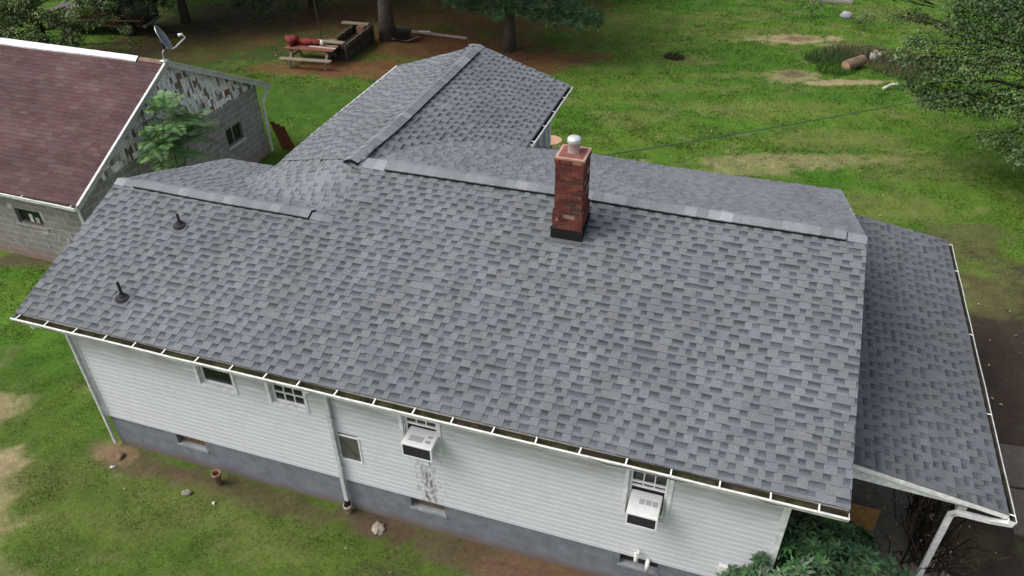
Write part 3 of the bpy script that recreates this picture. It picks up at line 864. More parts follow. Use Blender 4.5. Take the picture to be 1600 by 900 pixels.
# plumbing vents in the front slope
for (x, y, h) in ((-12.5, 2.44, .2), (-12.62, .72, .3)):
    z = HE + PT * y
    mb = MB(); mb.lathe([(.15, -.01), (.13, .025), (.07, .05), (.055, .085), (.04, .09)], (x, y, z), 18, (.03, .032, .038))
    mb.face([(x - .17, y - .19, HE + PT * (y - .19) + .014), (x + .17, y - .19, HE + PT * (y - .19) + .014), (x + .17, y + .15, HE + PT * (y + .15) + .016), (x - .17, y + .15, HE + PT * (y + .15) + .016)], (.12, .125, .14))
    v_ = mb.build("vent_boot", MT['rubber'], house, smooth=False)
    mb = MB(); mb.lathe([(.028, 0), (.028, h), (.021, h), (.021, h - .08), (0.001, h - .08)], (x, y, z + .05), 14, (.02, .02, .022)); mb.build("vent_pipe", MT['plastic'], v_)

# chimney
CH = dict(x0=-5.25, x1=-4.76, y0=3.62, y1=4.12)
def brick_ring(mb, x0, x1, y0, y1, z0, rows, rnd, rh=.075, L=.2):
    for r in range(rows):
        zb = z0 + r * rh; off = (.0 if r % 2 else .5) * L
        for side in range(4):
            ln = (x1 - x0) if side in (0, 2) else (y1 - y0)
            t = -off
            while t < ln:
                a, b = max(0, t), min(ln, t + L - .011); t += L
                if b - a < .03: continue
                pr0 = rnd.uniform(.0, .008); g = rnd.random()
                c = rnd.choice([(.14, .038, .03), (.165, .05, .038), (.11, .033, .027), (.13, .045, .037), (.085, .03, .025)])
                if g < .04: c = (.34, .15, .11); pr0 -= .012          # spalled face
                elif g < .065: c = (.26, .19, .155)
                elif g < .15: c = (.07, .04, .03)
                if side == 0: lo, hi = (x0 + a, y0 - pr0, zb), (x0 + b, y0 + .05, zb + rh - .01)
                elif side == 2: lo, hi = (x0 + a, y1 - .05, zb), (x0 + b, y1 + pr0, zb + rh - .01)
                elif side == 1: lo, hi = (x1 - .05, y0 + a, zb), (x1 + pr0, y0 + b, zb + rh - .01)
                else: lo, hi = (x0 - pr0, y0 + a, zb), (x0 + .05, y0 + b, zb + rh - .01)
                mb.box(lo, hi, c)
rnd = random.Random(4); mb = MB()
zc = 4.62
brick_ring(mb, CH['x0'] - .025, CH['x1'] + .025, CH['y0'] - .025, CH['y1'] + .025, zc, 11, rnd)
brick_ring(mb, CH['x0'], CH['x1'], CH['y0'], CH['y1'], zc + 11 * .075, 12, rnd)
brick_ring(mb, CH['x0'] - .015, CH['x1'] + .015, CH['y0'] - .015, CH['y1'] + .015, zc + 23 * .075, 1, rnd)
chim = mb.build("chimney", MT['stone'], house)
mb = MB(); mb.box((CH['x0'] + .003, CH['y0'] + .003, zc - .1), (CH['x1'] - .003, CH['y1'] - .003, zc + 24 * .075 - .02), (.2, .13, .1))
mb.box((CH['x0'] - .02, CH['y0'] - .02, zc), (CH['x1'] + .02, CH['y1'] + .02, zc + 11 * .075 - .02), (.3, .2, .15)); mb.build("mortar", MT['stone'], chim)
ztop = zc + 24 * .075
mb = MB()
def rise(i, o): return [(CH['x0'] + i, CH['y0'] + i, ztop + o), (CH['x1'] - i, CH['y0'] + i, ztop + o), (CH['x1'] - i, CH['y1'] - i, ztop + o), (CH['x0'] + i, CH['y1'] - i, ztop + o)]
r0, r1, r2, r3 = rise(-.02, -.012), rise(-.015, .02), rise(.03, .022), rise(.13, .04)
for (A, B, c) in ((r0, r1, (.3, .16, .12)), (r1, r2, (.4, .24, .19)), (r2, r3, (.17, .07, .055))):
    for k in range(4): mb.face([A[k], A[(k + 1) % 4], B[(k + 1) % 4], B[k]], c)
mb.face(r3, (.2, .09, .075)); mb.build("crown", MT['stone'], chim)
mb = MB(); mb.lathe([(.1, .03), (.105, .05), (.1, .2), (.112, .205), (.118, .225), (.118, .27), (.105, .295), (.06, .31), (.001, .312)], (-5.005, 3.88, ztop), 22, (.72, .73, .74)); mb.build("flue_cap", MT['metal'], chim, smooth=True)
mb = MB(); zz = 4.86
mb.box((CH['x0'] - .045, CH['y0'] - .05, zz - .12), (CH['x1'] + .045, CH['y0'] - .03, zz + .2), (.012, .012, .013))
for x in (CH['x0'] - .045, CH['x1'] + .03):
    mb.face([(x, CH['y0'] - .03, zz - .1), (x, CH['y1'] + .03, zz + .08), (x, CH['y1'] + .03, zz + .34), (x, CH['y0'] - .03, zz + .2)], (.012, .012, .013))
    mb.face([(x + .015, CH['y0'] - .03, zz - .1), (x + .015, CH['y1'] + .03, zz + .08), (x + .015, CH['y1'] + .03, zz + .34), (x + .015, CH['y0'] - .03, zz + .2)], (.012, .012, .013))
mb.face([(CH['x0'] - .05, CH['y0'] - .15, HE + PT * (CH['y0'] - .15) + .02), (CH['x1'] + .05, CH['y0'] - .15, HE + PT * (CH['y0'] - .15) + .02), (CH['x1'] + .05, CH['y0'] - .03, HE + PT * (CH['y0'] - .03) + .022), (CH['x0'] - .05, CH['y0'] - .03, HE + PT * (CH['y0'] - .03) + .022)], (.09, .095, .11))
mb.build("flashing", MT['rubber'], chim)

# wall pipes and vent hood
mb = MB()
mb.tube([(-2.77, WY - .01, .86), (-2.77, WY - .07, .86), (-2.77, WY - .1, .9), (-2.77, WY - .1, 1.14)], .034, 12, (.78, .78, .76)); p = mb.build("exhaust_pipe", MT['plastic'], house, smooth=True)
mb = MB(); mb.lathe([(.034, 0), (.045, .0), (.045, .04), (.033, .04), (.03, -.06), (.001, -.06)], (-2.77, WY - .1, 1.12), 14, (.8, .8, .78)); mb.build("pipe_collar", MT['plastic'], p)
mb = MB(); mb.tube([(-2.57, WY - .01, .93), (-2.57, WY - .07, .935), (-2.57, WY - .11, .9), (-2.57, WY - .12, .74)], .036, 12, (.76, .76, .74)); mb.build("exhaust_pipe", MT['plastic'], house, smooth=True)
mb = MB(); mb.box((-1.45, WY - .075, 1.17), (-1.27, WY - .014, 1.33), (.7, .71, .71)); h_ = mb.build("dryer_vent", MT['plastic'], house, bevel=.012)
mb = MB(); mb.box((-1.44, WY - .082, 1.175), (-1.28, WY - .077, 1.24), (.62, .62, .6)); mb.build("flap", MT['plastic'], h_)
mb = MB(); mb.box((-8.76, WY - .07, 3.02), (-8.66, WY - .016, 3.12), (.8, .8, .78)); mb.build("floodlight_box", MT['plastic'], house, bevel=.01)

# porch on the right gable
mb = MB(); pn = 21
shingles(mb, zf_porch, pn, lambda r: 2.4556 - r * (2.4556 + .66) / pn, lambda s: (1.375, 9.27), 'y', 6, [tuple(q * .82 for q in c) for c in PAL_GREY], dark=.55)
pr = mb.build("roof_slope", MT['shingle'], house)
pr["label"] = "darker shingled lean-to porch roof"
mb = MB(); deck(mb, zf_porch, list(np.linspace(-.66, 2.43, 8)), lambda x: (1.40, 9.25), col=(.5, .5, .48)); mb.build("roof_deck", MT['dirtywhite'], house)
mb = MB()
def zpo(x): return 2.7735 + PTP * (2.4556 - x)
yy = 1.42
A = [(-.69, yy, zpo(-.69) - .08), (-.69, yy, 2.82), (2.1, yy, 2.70), (2.42, yy, 2.69), (2.42, yy, zpo(2.42) - .08)]
mb.face(A, (.7, .71, .7)); mb.face([(x, y + .03, z) for x, y, z in A], (.7, .71, .7))
mb.face([(-.69, yy, 2.82), (2.1, yy, 2.7), (2.1, yy + .03, 2.7), (-.69, yy + .03, 2.82)], (.6, .6, .6))
mb.beam((-.69, 1.383, zpo(-.69) - .05), (2.45, 1.383, zpo(2.45) - .05), .02, .08, (.78, .78, .77))
mb.box((2.42, 1.42, 2.58), (2.44, 9.2, 2.75), (.6, .6, .58))
mb.build("porch_gable_board", MT['dirtywhite'], house)
mb = MB(); mb.box((1.86, 1.55, 2.4), (1.98, 9.1, 2.55), (.55, .55, .53)); mb.build("porch_beam", MT['dirtywhite'], house)
mb = MB(); mb.box((-.68, 1.75, -.2), (2.0, 9.1, .34), (.15, .135, .115)); mb.build("porch_floor", MT['concrete'], house, bevel=.02)
def iron_post(x, y):
    mb = MB(); z0, z1 = .34, 2.42
    for dx in (-.17, .17): mb.box((x + dx - .013, y - .013, z0), (x + dx + .013, y + .013, z1), (.012, .012, .012))
    n = 6; hgt = (z1 - z0) / n
    for i in range(n):
        za, zb = z0 + i * hgt + .02, z0 + (i + 1) * hgt - .02
        mb.beam((x - .155, y, za), (x + .155, y, zb), .012, .012, (.012, .012, .012), up=(0, 1, 0)); mb.beam((x - .155, y + .013, zb), (x + .155, y + .013, za), .012, .012, (.012, .012, .012), up=(0, 1, 0))
    return mb
for (x, y) in ((1.82, 2.0), (1.82, 5.6), (1.82, 8.9)):
    iron_post(x, y).build("porch_post", MT['metal'], house)

# ------------------------------------------------------------------ the block garage
GY = -.0223
gar = thing("garage", "grey block garage with a faded red shingled roof and peeling white shingles on its gable", "garage", (-18.3048, 5.089, 0), GY)
GW = 8.6233; GE = 2.4214; GR = 4.7123; GP = (GR - GE) / (GW / 2); GL = -15.0
def zg_front(x, y): return GE + GP * y + .02 * math.sin(x * .9 + y * .5 + 1)
def zg_rear(x, y): return GR - GP * (y - GW / 2) + .02 * math.sin(x * .9 - y * .5 + 5.31)
PAL_RED = [(.092, .05, .05), (.087, .047, .048), (.096, .053, .053), (.1, .06, .06), (.083, .049, .051), (.106, .07, .07), (.092, .043, .043), (.096, .062, .062), (.09, .054, .055)]
mb = MB(); gn = 36
shingles(mb, zg_front, gn, lambda r: -.02 + r * (GW / 2 + .02) / gn, lambda s: (-8.5, 0), 'x', 41, PAL_RED, lam=False, tabw=(.28, .32))
mb.build("roof_slope", MT['oldshingle'], gar)
mb = MB(); shingles(mb, zg_rear, 22, lambda r: GW + .02 - r * (GW / 2 + .02) / 22, lambda s: (-8.5, 0), 'x', 42, PAL_RED, lam=False, tabw=(.28, .6))
mb.build("roof_slope", MT['oldshingle'], gar)
mb = MB(); deck(mb, zg_front, list(np.linspace(-8.5, -.02, 8)), lambda x: (.01, GW / 2), thick=.06, col=(.3, .28, .25)); deck(mb, zg_rear, list(np.linspace(-8.5, -.02, 8)), lambda x: (GW / 2, GW - .01), thick=.06, col=(.3, .28, .25)); mb.build("roof_deck", MT['wood'], gar)
mb = MB(); n = 14
for i in range(n):
    x0, x1 = -8.5 + 7.55 * i / n, -8.5 + 7.55 * (i + 1.02) / n
    for sg in (-1, 1):
        f = zg_front if sg < 0 else zg_rear
        mb.face([(x0, GW / 2, GR + .075), (x1, GW / 2, GR + .07), (x1, GW / 2 + sg * .15, f(x1, GW / 2 + sg * .15) + .04), (x0, GW / 2 + sg * .15, f(x0, GW / 2 + sg * .15) + .045)], (.62, .63, .65))
        mb.face([(x0, GW / 2 + sg * .15, f(x0, GW / 2 + sg * .15) + .045), (x1, GW / 2 + sg * .15, f(x1, GW / 2 + sg * .15) + .04), (x1, GW / 2 + sg * .15, f(x1, GW / 2 + sg * .15)), (x0, GW / 2 + sg * .15, f(x0, GW / 2 + sg * .15))], (.55, .55, .55))
mb.build("ridge_cap", MT['dirtywhite'], gar)
mb = MB()
for i in range(5):
    x0 = -.9 + i * .18
    for sg in (-1, 1):
        f = zg_front if sg < 0 else zg_rear
        mb.face([(x0, GW / 2, GR + .05), (x0 + .175, GW / 2, GR + .045), (x0 + .175, GW / 2 + sg * .12, f(x0, GW / 2 + sg * .12) + .025), (x0, GW / 2 + sg * .12, f(x0, GW / 2 + sg * .12) + .03)], random.choice([(.2, .13, .1), (.25, .17, .13), (.16, .09, .08)]))
mb.build("ridge_shingle", MT['oldshingle'], gar)
mb = MB()
mb.beam((.012, -.03, GE - .06), (.012, GW / 2, GR - .05), .03, .16, (.34, .34, .33)); mb.beam((.012, GW / 2, GR - .05), (.012, GW + .03, GE - .06), .03, .16, (.4, .4, .39))
mb.beam((.02, -.03, GE + .03), (.02, GW / 2, GR + .04), .07, .018, (.62, .62, .6)); mb.beam((.02, GW / 2, GR + .04), (.02, GW + .03, GE + .03), .07, .018, (.62, .62, .6))
mb.build_each("rake_board", MT['dirtywhite'], gar)
# block walls with window openings
mb = MB()
def gwall_front(a0, a1, z0, z1): mb.box((a0, .3, z0), (a1, .5, z1))
h0, h1, hz0, hz1 = -2.87, -1.95, 1.2, 1.68
gwall_front(-8.4, h0, -.3, GE + .02); gwall_front(h0, h1, -.3, hz0); gwall_front(h0, h1, hz1, GE + .02); gwall_front(h1, -.25, -.3, GE + .02)
g0, g1, gz0, gz1 = 6.25, 7.08, 1.12, 1.72; ZT = 2.55
def gwall_gable(a0, a1, z0, z1): mb.box((-.45, a0, z0), (-.252, a1, z1))
gwall_gable(.502, g0, -.3, ZT); gwall_gable(g0, g1, -.3, gz0); gwall_gable(g0, g1, gz1, ZT); gwall_gable(g1, 8.2, -.3, ZT)
mb.box((-8.4, 8.0, -.3), (-.452, 8.2, GE)); mb.box((-8.4, .502, -.3), (-8.2, 7.998, ZT))
mb.build("block_wall", MT['block'], gar)
mb = MB(); mb.box((-8.1, .7, .2), (-.6, 7.9, 2.3), (.03, .03, .028)); mb.build("interior", MT['matte'], gar)
# gable shingles, many slipped or stripped
mb = MB(); rnd = random.Random(8)
row = .2; z = ZT + .01; r = 0
mb.face([(-.254, .32, ZT), (-.254, 8.25, ZT), (-.254, GW / 2, GR - .08)], (.16, .145, .13))
while z < GR - .12:
    half = (GR - .1 - z) / GP
    t = GW / 2 - half + .02
    while t < GW / 2 + half - .03:
        w = rnd.uniform(.05, .13)
        v = float(fbm(np.array([t * .7]), np.array([z * 1.2]), 61, 3)[0])
        k = rnd.random()
        wear = 1 - (z - ZT) / (GR - ZT)
        if k < .93 - .42 * wear + v * .3: c = (.8, .8, .8)
        elif k < .93 - .22 * wear: c = (.42, .42, .4)
        elif k < .9 - .08 * wear: c = (.2, .18, .155)
        elif t > 5.5 and k > .96: c = (.27, .06, .04)
        else: c = (.2, .14, .11)
        q = rnd.uniform(.75, 1.1); c = tuple(min(.8, s * q) for s in c)
        e = min(t + w - .012, GW / 2 + half); dz = rnd.uniform(-.06, .03); o = -.25 + rnd.uniform(0, .012)
        zt = min(z + row, GR - .09)
        cl = lambda y_: min(zt, GR - .09 - GP * abs(y_ - GW / 2))
        mb.face([(o + .012, t, z + dz), (o + .012, e, z + dz), (o, e, max(z + dz + .01, cl(e))), (o, t, max(z + dz + .01, cl(t)))], c)
        mb.face([(o - .01, t, z + dz), (o - .01, e, z + dz), (o + .012, e, z + dz), (o + .012, t, z + dz)], (.06, .055, .05))
        t += w
    z += row; r += 1
mb.build("gable_shingles", MT['dirtywhite'], gar)
# windows
mb = MB(); frame_box(mb, h0 + .002, h1 - .002, hz0 + .002, hz1 - .002, .05, -.14, -.06, lambda a, o, z: (a, .3 - o, z), (.12, .11, .1)); w = mb.build("window", MT['wood'], gar)
mb = MB(); mb.face([(h0 + .04, .39, hz0 + .04), (h1 - .04, .39, hz0 + .04), (h1 - .04, .39, hz1 - .04), (h0 + .04, .39, hz1 - .04)]); mb.build("pane", MT['glass'], w)
mb = MB(); mb.box((h0 - .12, .27, hz0 - .06), (h1 + .12, .36, hz0 - .004), (.3, .29, .27)); mb.box((h0 - .2, .29, hz1 - .05), (h0 - .02, .298, hz1 + .1), (.45, .44, .42)); mb.box((h1 + .02, .29, hz1 - .2), (h1 + .14, .298, hz1 + .05), (.4, .39, .37)); mb.build("sill", MT['concrete'], w)
mb = MB(); mb.box((-2.5, .375, 1.25), (-2.38, .388, 1.5), (.5, .5, .47)); mb.box((-2.3, .375, 1.25), (-2.16, .388, 1.42), (.35, .36, .3)); mb.build("jar", MT['dirtywhite'], w)
mb = MB(); frame_box(mb, g0 + .002, g1 - .002, gz0 + .002, gz1 - .002, .045, -.14, -.06, lambda a, o, z: (-.252 + o, a, z), (.1, .1, .095))
mb.box((-.36, (g0 + g1) / 2 - .014, gz0 + .05), (-.33, (g0 + g1) / 2 + .014, gz1 - .05), (.3, .3, .29)); w = mb.build("window", MT['wood'], gar)
mb = MB(); mb.face([(-.35, g0 + .04, gz0 + .04), (-.35, g1 - .04, gz0 + .04), (-.35, g1 - .04, gz1 - .04), (-.35, g0 + .04, gz1 - .04)]); mb.build("pane", MT['glass'], w)
mb = MB(); mb.box((-.30, g0 - .06, gz0 - .05), (-.2, g1 + .06, gz0 - .004), (.5, .48, .43)); mb.build("sill", MT['concrete'], w)
# mortar patches
mb = MB()
for (y, z_, a, b) in ((5.75, 1.05, .14, .2), (5.4, .9, .1, .12)):
    mb.box((-.253, y, z_), (-.244, y + a, z_ + b), (.3, .29, .28))
for (x_, z_, a, b) in ((-1.62, .82, .05, .16), (-1.28, .84, .05, .15), (-2.1, .98, .18, .1)):
    mb.box((x_, .292, z_), (x_ + a, .302, z_ + b), (.42, .42, .4))
mb.build("mortar_patch", MT['concrete'], gar)
# gutters and pipes of the garage
gutter(gar, -8.4, -.03, GE - .02, lambda a, o, z: (a, -.02 - o, z), 1.6, inner=(.09, .08, .06), w=.1)
gutter(gar, -8.4, -.03, GE - .02, lambda a, o, z: (a, GW + .02 + o, z), 1.6, inner=(.09, .08, .06), w=.1)
downspout([(-.75, -.06, GE - .12), (-.72, .12, GE - .22), (-.36, .24, GE - .26), (-.3, .255, .2)], gar, .07, .055, (.62, .62, .6))
downspout([(-.1, GW + .06, GE - .12), (-.17, 8.42, 2.0), (-.17, 8.3, 1.9), (-.17, 8.28, .1)], gar, .075, .06, (.68, .68, .67), [(-.17, 8.28, 1.15)])

# satellite dish on the garage ridge
dish = thing("satellite_dish", "small grey satellite dish with a white feed arm on the end of the garage ridge", "satellite dish", (-18.26, 9.40, 4.74), 0)
mb = MB(); mb.box((-.1, -.1, -.02), (.1, .1, .02), (.5, .52, .5)); mb.tube([(0, 0, 0), (.015, 0, .22), (.13, 0, .38)], .02, 10, (.55, .58, .56)); mb.build("mast", MT['metal'], dish, smooth=True)
nrm = Vector((.62, .45, .36)).normalized(); nrm = Vector((.80, .47, .40)).normalized()
upv = (Vector((0, 0, 1)) - nrm * nrm.z).normalized(); sd = upv.cross(nrm)
cen = Vector((.20, 0, .68))
mb = MB(); rings = []
for i in range(7):
    q = i / 6; row_ = []
    for k in range(28):
        a = 2 * math.pi * k / 28
        p = cen + upv * (.36 * q * math.cos(a)) + sd * (.31 * q * math.sin(a)) + nrm * (.07 * q * q - .07)
        row_.append(p)
    rings.append(row_)
for i in range(6):
    for k in range(28):
        k2 = (k + 1) % 28
        mb.face([rings[i][k], rings[i][k2], rings[i + 1][k2], rings[i + 1][k]], (.23, .26, .3))
        mb.face([p - nrm * .012 for p in (rings[i][k], rings[i + 1][k], rings[i + 1][k2], rings[i][k2])], (.2, .22, .25))
for k in range(28):
    k2 = (k + 1) % 28; mb.face([rings[6][k], rings[6][k2], rings[6][k2] - nrm * .012, rings[6][k] - nrm * .012], (.55, .56, .57))
mb.build("reflector", MT['metal'], dish)
mb = MB(); mb.box((.06, -.07, .36), (.17, .07, .56), (.05, .05, .055)); mb.tube([(.12, .05, .4), (.16, .06, .56)], .015, 8, (.06, .06, .06)); mb.build("bracket", MT['metal'], dish)
bot = cen - upv * .36; tip = bot + nrm * .5 + upv * .1
mb = MB(); mb.tube([(.13, 0, .4), bot, bot + nrm * .12, tip, tip + upv * .1 - nrm * .03], .02, 8, (.7, .71, .72)); mb.build("feed_arm", MT['plastic'], dish, smooth=True)
mb = MB(); mb.tube([tip + upv * .1 - nrm * .02, tip + upv * .13 - nrm * .13], [.038, .045], 12, (.75, .75, .75)); mb.build("feed_horn", MT['plastic'], dish, smooth=True)

# boards leaning behind the garage
lb = MB()
for i in range(3):
    lb.beam((-18.05 + i * .19, 13.75 + .01 * i, .02), (-18.1 + i * .18, 13.42, 1.2 - .06 * i), .185, .03, [(.2, .08, .045), (.17, .065, .035), (.19, .075, .04)][i], up=(0, 1, 0))
o = lb.build("leaning_boards", MT['wood']); tag(o, "reddish brown boards leaning at the back corner of the block garage", "boards")

# ------------------------------------------------------------------ air conditioners
def ac(name, label, loc, w, h, d, slots):
    a = thing(name, label, "air conditioner", loc, 0, "air conditioners in the front windows")
    mb = MB(); mb.box((0, -d, 0), (w, .06, h), (.74, .75, .76)); mb.build("casing", MT['plastic'], a, bevel=.015)
    mb = MB(); f = .028
    for (lo, hi) in (((0, -d - .012, 0), (f, -d + .004, h)), ((w - f, -d - .012, 0), (w, -d + .004, h)), ((f, -d - .012, 0), (w - f, -d + .004, f)), ((f, -d - .012, h - f), (w - f, -d + .004, h))):
        mb.box(lo, hi, (.78, .79, .8))
    mb.build("bezel", MT['plastic'], a)
    mb = MB(); mb.box((f, -d - .006, f), (w - f, -d - .002, h - f), (.012, .014, .015))
    z = f + .012
    while z < h - f - .006: mb.box((f, -d - .009, z), (w - f, -d - .006, z + .005), (.035, .037, .04)); z += .014
    mb.build("condenser_grille", MT['matte'], a)
    mb = MB()
    if slots == 3:
        for k in range(3):
            x = w * (.32 + .21 * k); mb.box((x, -d * .82 + .02 + .12, h), (x + w * .17, -d * .82 + .24, h + .002), (.28, .29, .3))
            for j in range(5): mb.box((x + .01 + j * w * .033, -d * .82 + .14, h + .002), (x + .018 + j * w * .033, -d * .82 + .24, h + .004), (.6, .6, .6))
    else:
        mb.box((w * .16, -d * .75, h), (w * .62, -d * .4, h + .002), (.4, .42, .44)); mb.box((w * .7, -d * .7, h), (w * .86, -d * .55, h + .002), (.3, .3, .32)); mb.box((w * .7, -d * .35, h), (w * .86, -d * .25, h + .002), (.3, .3, .32))
    mb.build("vent_slots", MT['plastic'], a)
    mb = MB(); 
    for j in range(6): mb.box((w, -d + .06 + j * .03, .05), (w + .003, -d + .072 + j * .03, h - .06), (.4, .41, .42))
    mb.build("side_louvre", MT['plastic'], a)
    return a
ac("air_conditioner", "boxy window air conditioner dripping black streaks down the white siding", (-6.81, WY, 2.43), .55, .3, .35, 1)
ac("air_conditioner", "window air conditioner with three top vents, above two white pipes near the bush", (-2.99, WY, 2.24), .49, .275, .42, 3)
# ------------------------------------------------------------------ foliage tools
def leaf_polys(cen, nrm, dirv, ln, wd, fold=.25):
    """leaf = 2 triangles-folded quad; arrays (N,3),(N,3),(N,3),(N,),(N,) -> (N*4,3) verts"""
    nrm = nrm / np.linalg.norm(nrm, axis=1, keepdims=True)
    d = dirv - nrm * np.sum(dirv * nrm, 1, keepdims=True); d /= np.linalg.norm(d, axis=1, keepdims=True) + 1e-9
    s = np.cross(d, nrm)
    ln = ln[:, None]; wd = wd[:, None]
    a = cen - d * ln * .5
    b = cen + s * wd * .5 - d * ln * .05 + nrm * wd * fold
    c = cen + d * ln * .5 - nrm * ln * .12
    e = cen - s * wd * .5 - d * ln * .05 + nrm * wd * fold
    return np.stack([a, b, c, e], 1).reshape(-1, 3)

def rand_dirs(n, rng, zb=0.):
    v = rng.normal(size=(n, 3)); v[:, 2] += zb
    return v / np.linalg.norm(v, axis=1, keepdims=True)

def leaf_crown(name, clumps, mat, parent, rng, size=(.09, .14), cols=None, dens=230, updir=1.0, aspect=.75):
    V = []; Cc = []
    for (x, y, z, r, fl) in clumps:
        n = int(dens * r * r)
        # small sprays of leaves inside the clump, so it breaks up at the rim
        ns = max(3, n // 9)
        d = rand_dirs(ns, rng); rad = r * rng.random(ns) ** .42
        sp = d * rad[:, None] * np.array([1, 1, fl])
        k = rng.integers(0, ns, n)
        p = sp[k] + rng.normal(size=(n, 3)) * .13 * np.array([1, 1, .6])
        nr = rand_dirs(n, rng) * .75 + np.array([0, 0, updir]) + sp[k] / r * .5
        dr = rand_dirs(n, rng) * .7 + sp[k] / r + np.array([0, 0, -.35])
        l = rng.uniform(size[0], size[1], n); w = l * aspect * rng.uniform(.8, 1.1, n)
        V.append(leaf_polys(p + np.array([x, y, z]), nr, dr, l, w))
        base = np.array(cols)[rng.integers(0, len(cols), ns)][k]
        tone = rng.uniform(.75, 1.25)
        Cc.append(base * tone * rng.uniform(.7, 1.3, (n, 1)))
    return np_mesh(name, np.concatenate(V), 4, np.concatenate(Cc), mat, parent)

def limb(mb, a, b, r0, r1, rnd, col, bend=.12, n=6):
    a, b = Vector(a), Vector(b); L = (b - a).length
    pts = []; off = Vector((rnd.uniform(-1, 1), rnd.uniform(-1, 1), rnd.uniform(.2, 1))) * L * bend
    for i in range(n + 1):
        t = i / n
        p = a.lerp(b, t) + off * math.sin(math.pi * t) + Vector((rnd.uniform(-1, 1), rnd.uniform(-1, 1), rnd.uniform(-1, 1))) * L * .012 * (0 < i < n)
        pts.append(p)
    mb.tube(pts, [r0 + (r1 - r0) * i / n for i in range(n + 1)], 7, col)
    return pts

BARK = (.085, .07, .055)
def broadleaf(name, label, base, height, clumps, cols, rng, rnd, tr=.22, size=(.09, .14), dens=230, group=None, lean=(0, 0), cat="tree"):
    t = thing(name, label, cat, base, 0, group)
    b = Vector(base)
    mb = MB(); top = Vector((lean[0], lean[1], height))
    pts = limb(mb, (0, 0, -.1), top, tr, tr * .35, rnd, BARK, .03, 9)
    mb.build("trunk", MT['bark'], t, smooth=True)
    mb = MB()
    for (x, y, z, r, fl) in clumps:
        p = Vector((x, y, z)) - b
        k = min(len(pts) - 1, max(1, int(len(pts) * (p.z / height) * .7)))
        limb(mb, pts[k], p, tr * .3, .012, rnd, BARK, .07, 7)
        for _ in range(4):
            q = p + Vector((rnd.uniform(-1, 1), rnd.uniform(-1, 1), rnd.uniform(-.5, .5))) * r * .9
            limb(mb, pts[k].lerp(p, rnd.uniform(.6, .95)), q, .018, .004, rnd, BARK, .08, 4)
    mb.build("branches", MT['bark'], t, smooth=True)
    leaf_crown("crown", [(x - b.x, y - b.y, z - b.z, r, fl) for (x, y, z, r, fl) in clumps], MT['leaf'], t, rng, size, cols, dens)
    return t

GREENS_M = [(.072, .13, .045), (.086, .15, .052), (.056, .105, .04), (.125, .19, .065), (.065, .12, .048)]
rnd = random.Random(21); rg = np.random.default_rng(21)
cl = [  # the maple at the right: its visible skirt, then the unseen crown
    (1.9, 18.6, 3.75, .45, .5), (2.5, 18.4, 3.0, .5, .45), (2.3, 18.9, 4.2, .5, .5), (3.2, 18.6, 2.6, .75, .5), (2.9, 18.8, 3.6, .7, .6), (3.7, 18.6, 3.5, .85, .6), (3.6, 19.2, 4.6, .9, .6), (3.1, 19.4, 5.2, .55, .5),
    (4.2, 18.4, 2.6, .85, .5), (4.6, 18.8, 4.1, 1.0, .65), (4.4, 19.6, 5.4, 1.0, .65), (5.2, 18.2, 3.0, .95, .6), (5.4, 19.0, 4.8, 1.1, .7), (5.0, 17.4, 1.95, .55, .45), (5.7, 16.9, 1.75, .6, .45), (6.1, 17.6, 2.6, .9, .5),
    (6.3, 18.6, 4.0, 1.2, .7), (6.2, 19.6, 5.7, 1.2, .7), (7.2, 17.8, 3.0, 1.1, .6), (7.3, 19.2, 5.2, 1.4, .8), (5.6, 15.9, 2.15, .45, .4), (6.3, 15.6, 2.5, .6, .4), (7.4, 16.5, 3.0, 1.0, .5), (4.7, 20.6, 5.0, .9, .6), (6.0, 21.5, 4.6, 1.3, .7),
    (2.6, 19.8, 5.9, .5, .5), (1.9, 21.0, 5.35, .35, .5), (1.4, 20.6, 5.2, .3, .5), (-.2, 20.8, 5.1, .3, .5), (-.55, 21.0, 4.95, .22, .5), (1.7, 20.8, 4.35, .25, .5), (2.4, 21.6, 4.2, .4, .5),
    (8.4, 20, 7, 1.8, .8), (6.8, 20.5, 7.5, 1.6, .8), (9.6, 23, 8.5, 2.0, .8), (8.0, 22.5, 10, 1.9, .8), (10.5, 20, 9.0, 2.0, .8), (11.5, 23, 7.0, 2.0, .8), (9.0, 18.0, 6.2, 1.7, .7), (8.2, 16.0, 6.6, 1.5, .7), (9.5, 14.5, 6.8, 1.6, .7),
    (7.6, 13.6, 7.3, 1.3, .6), (8.9, 12.2, 7.4, 1.5, .6), (10.5, 16.5, 7.5, 1.8, .7), (8.2, 10.4, 7.6, 1.3, .6), (9.6, 9.0, 7.4, 1.5, .6), (10.5, 12, 7.6, 1.7, .7), (8.8, 25.5, 7.5, 1.9, .8), (10.5, 26, 9, 2, .8), (9.0, 21.0, 11.5, 1.6, .8)]  # crown stretched forward out of view to shade the right-hand ground
broadleaf("maple_tree", "large dark green broadleaf tree reaching in from the right over the back lawn", (9.3, 22.0, 0), 11.0, cl, GREENS_M, rg, rnd, .32, (.055, .13), 1500)

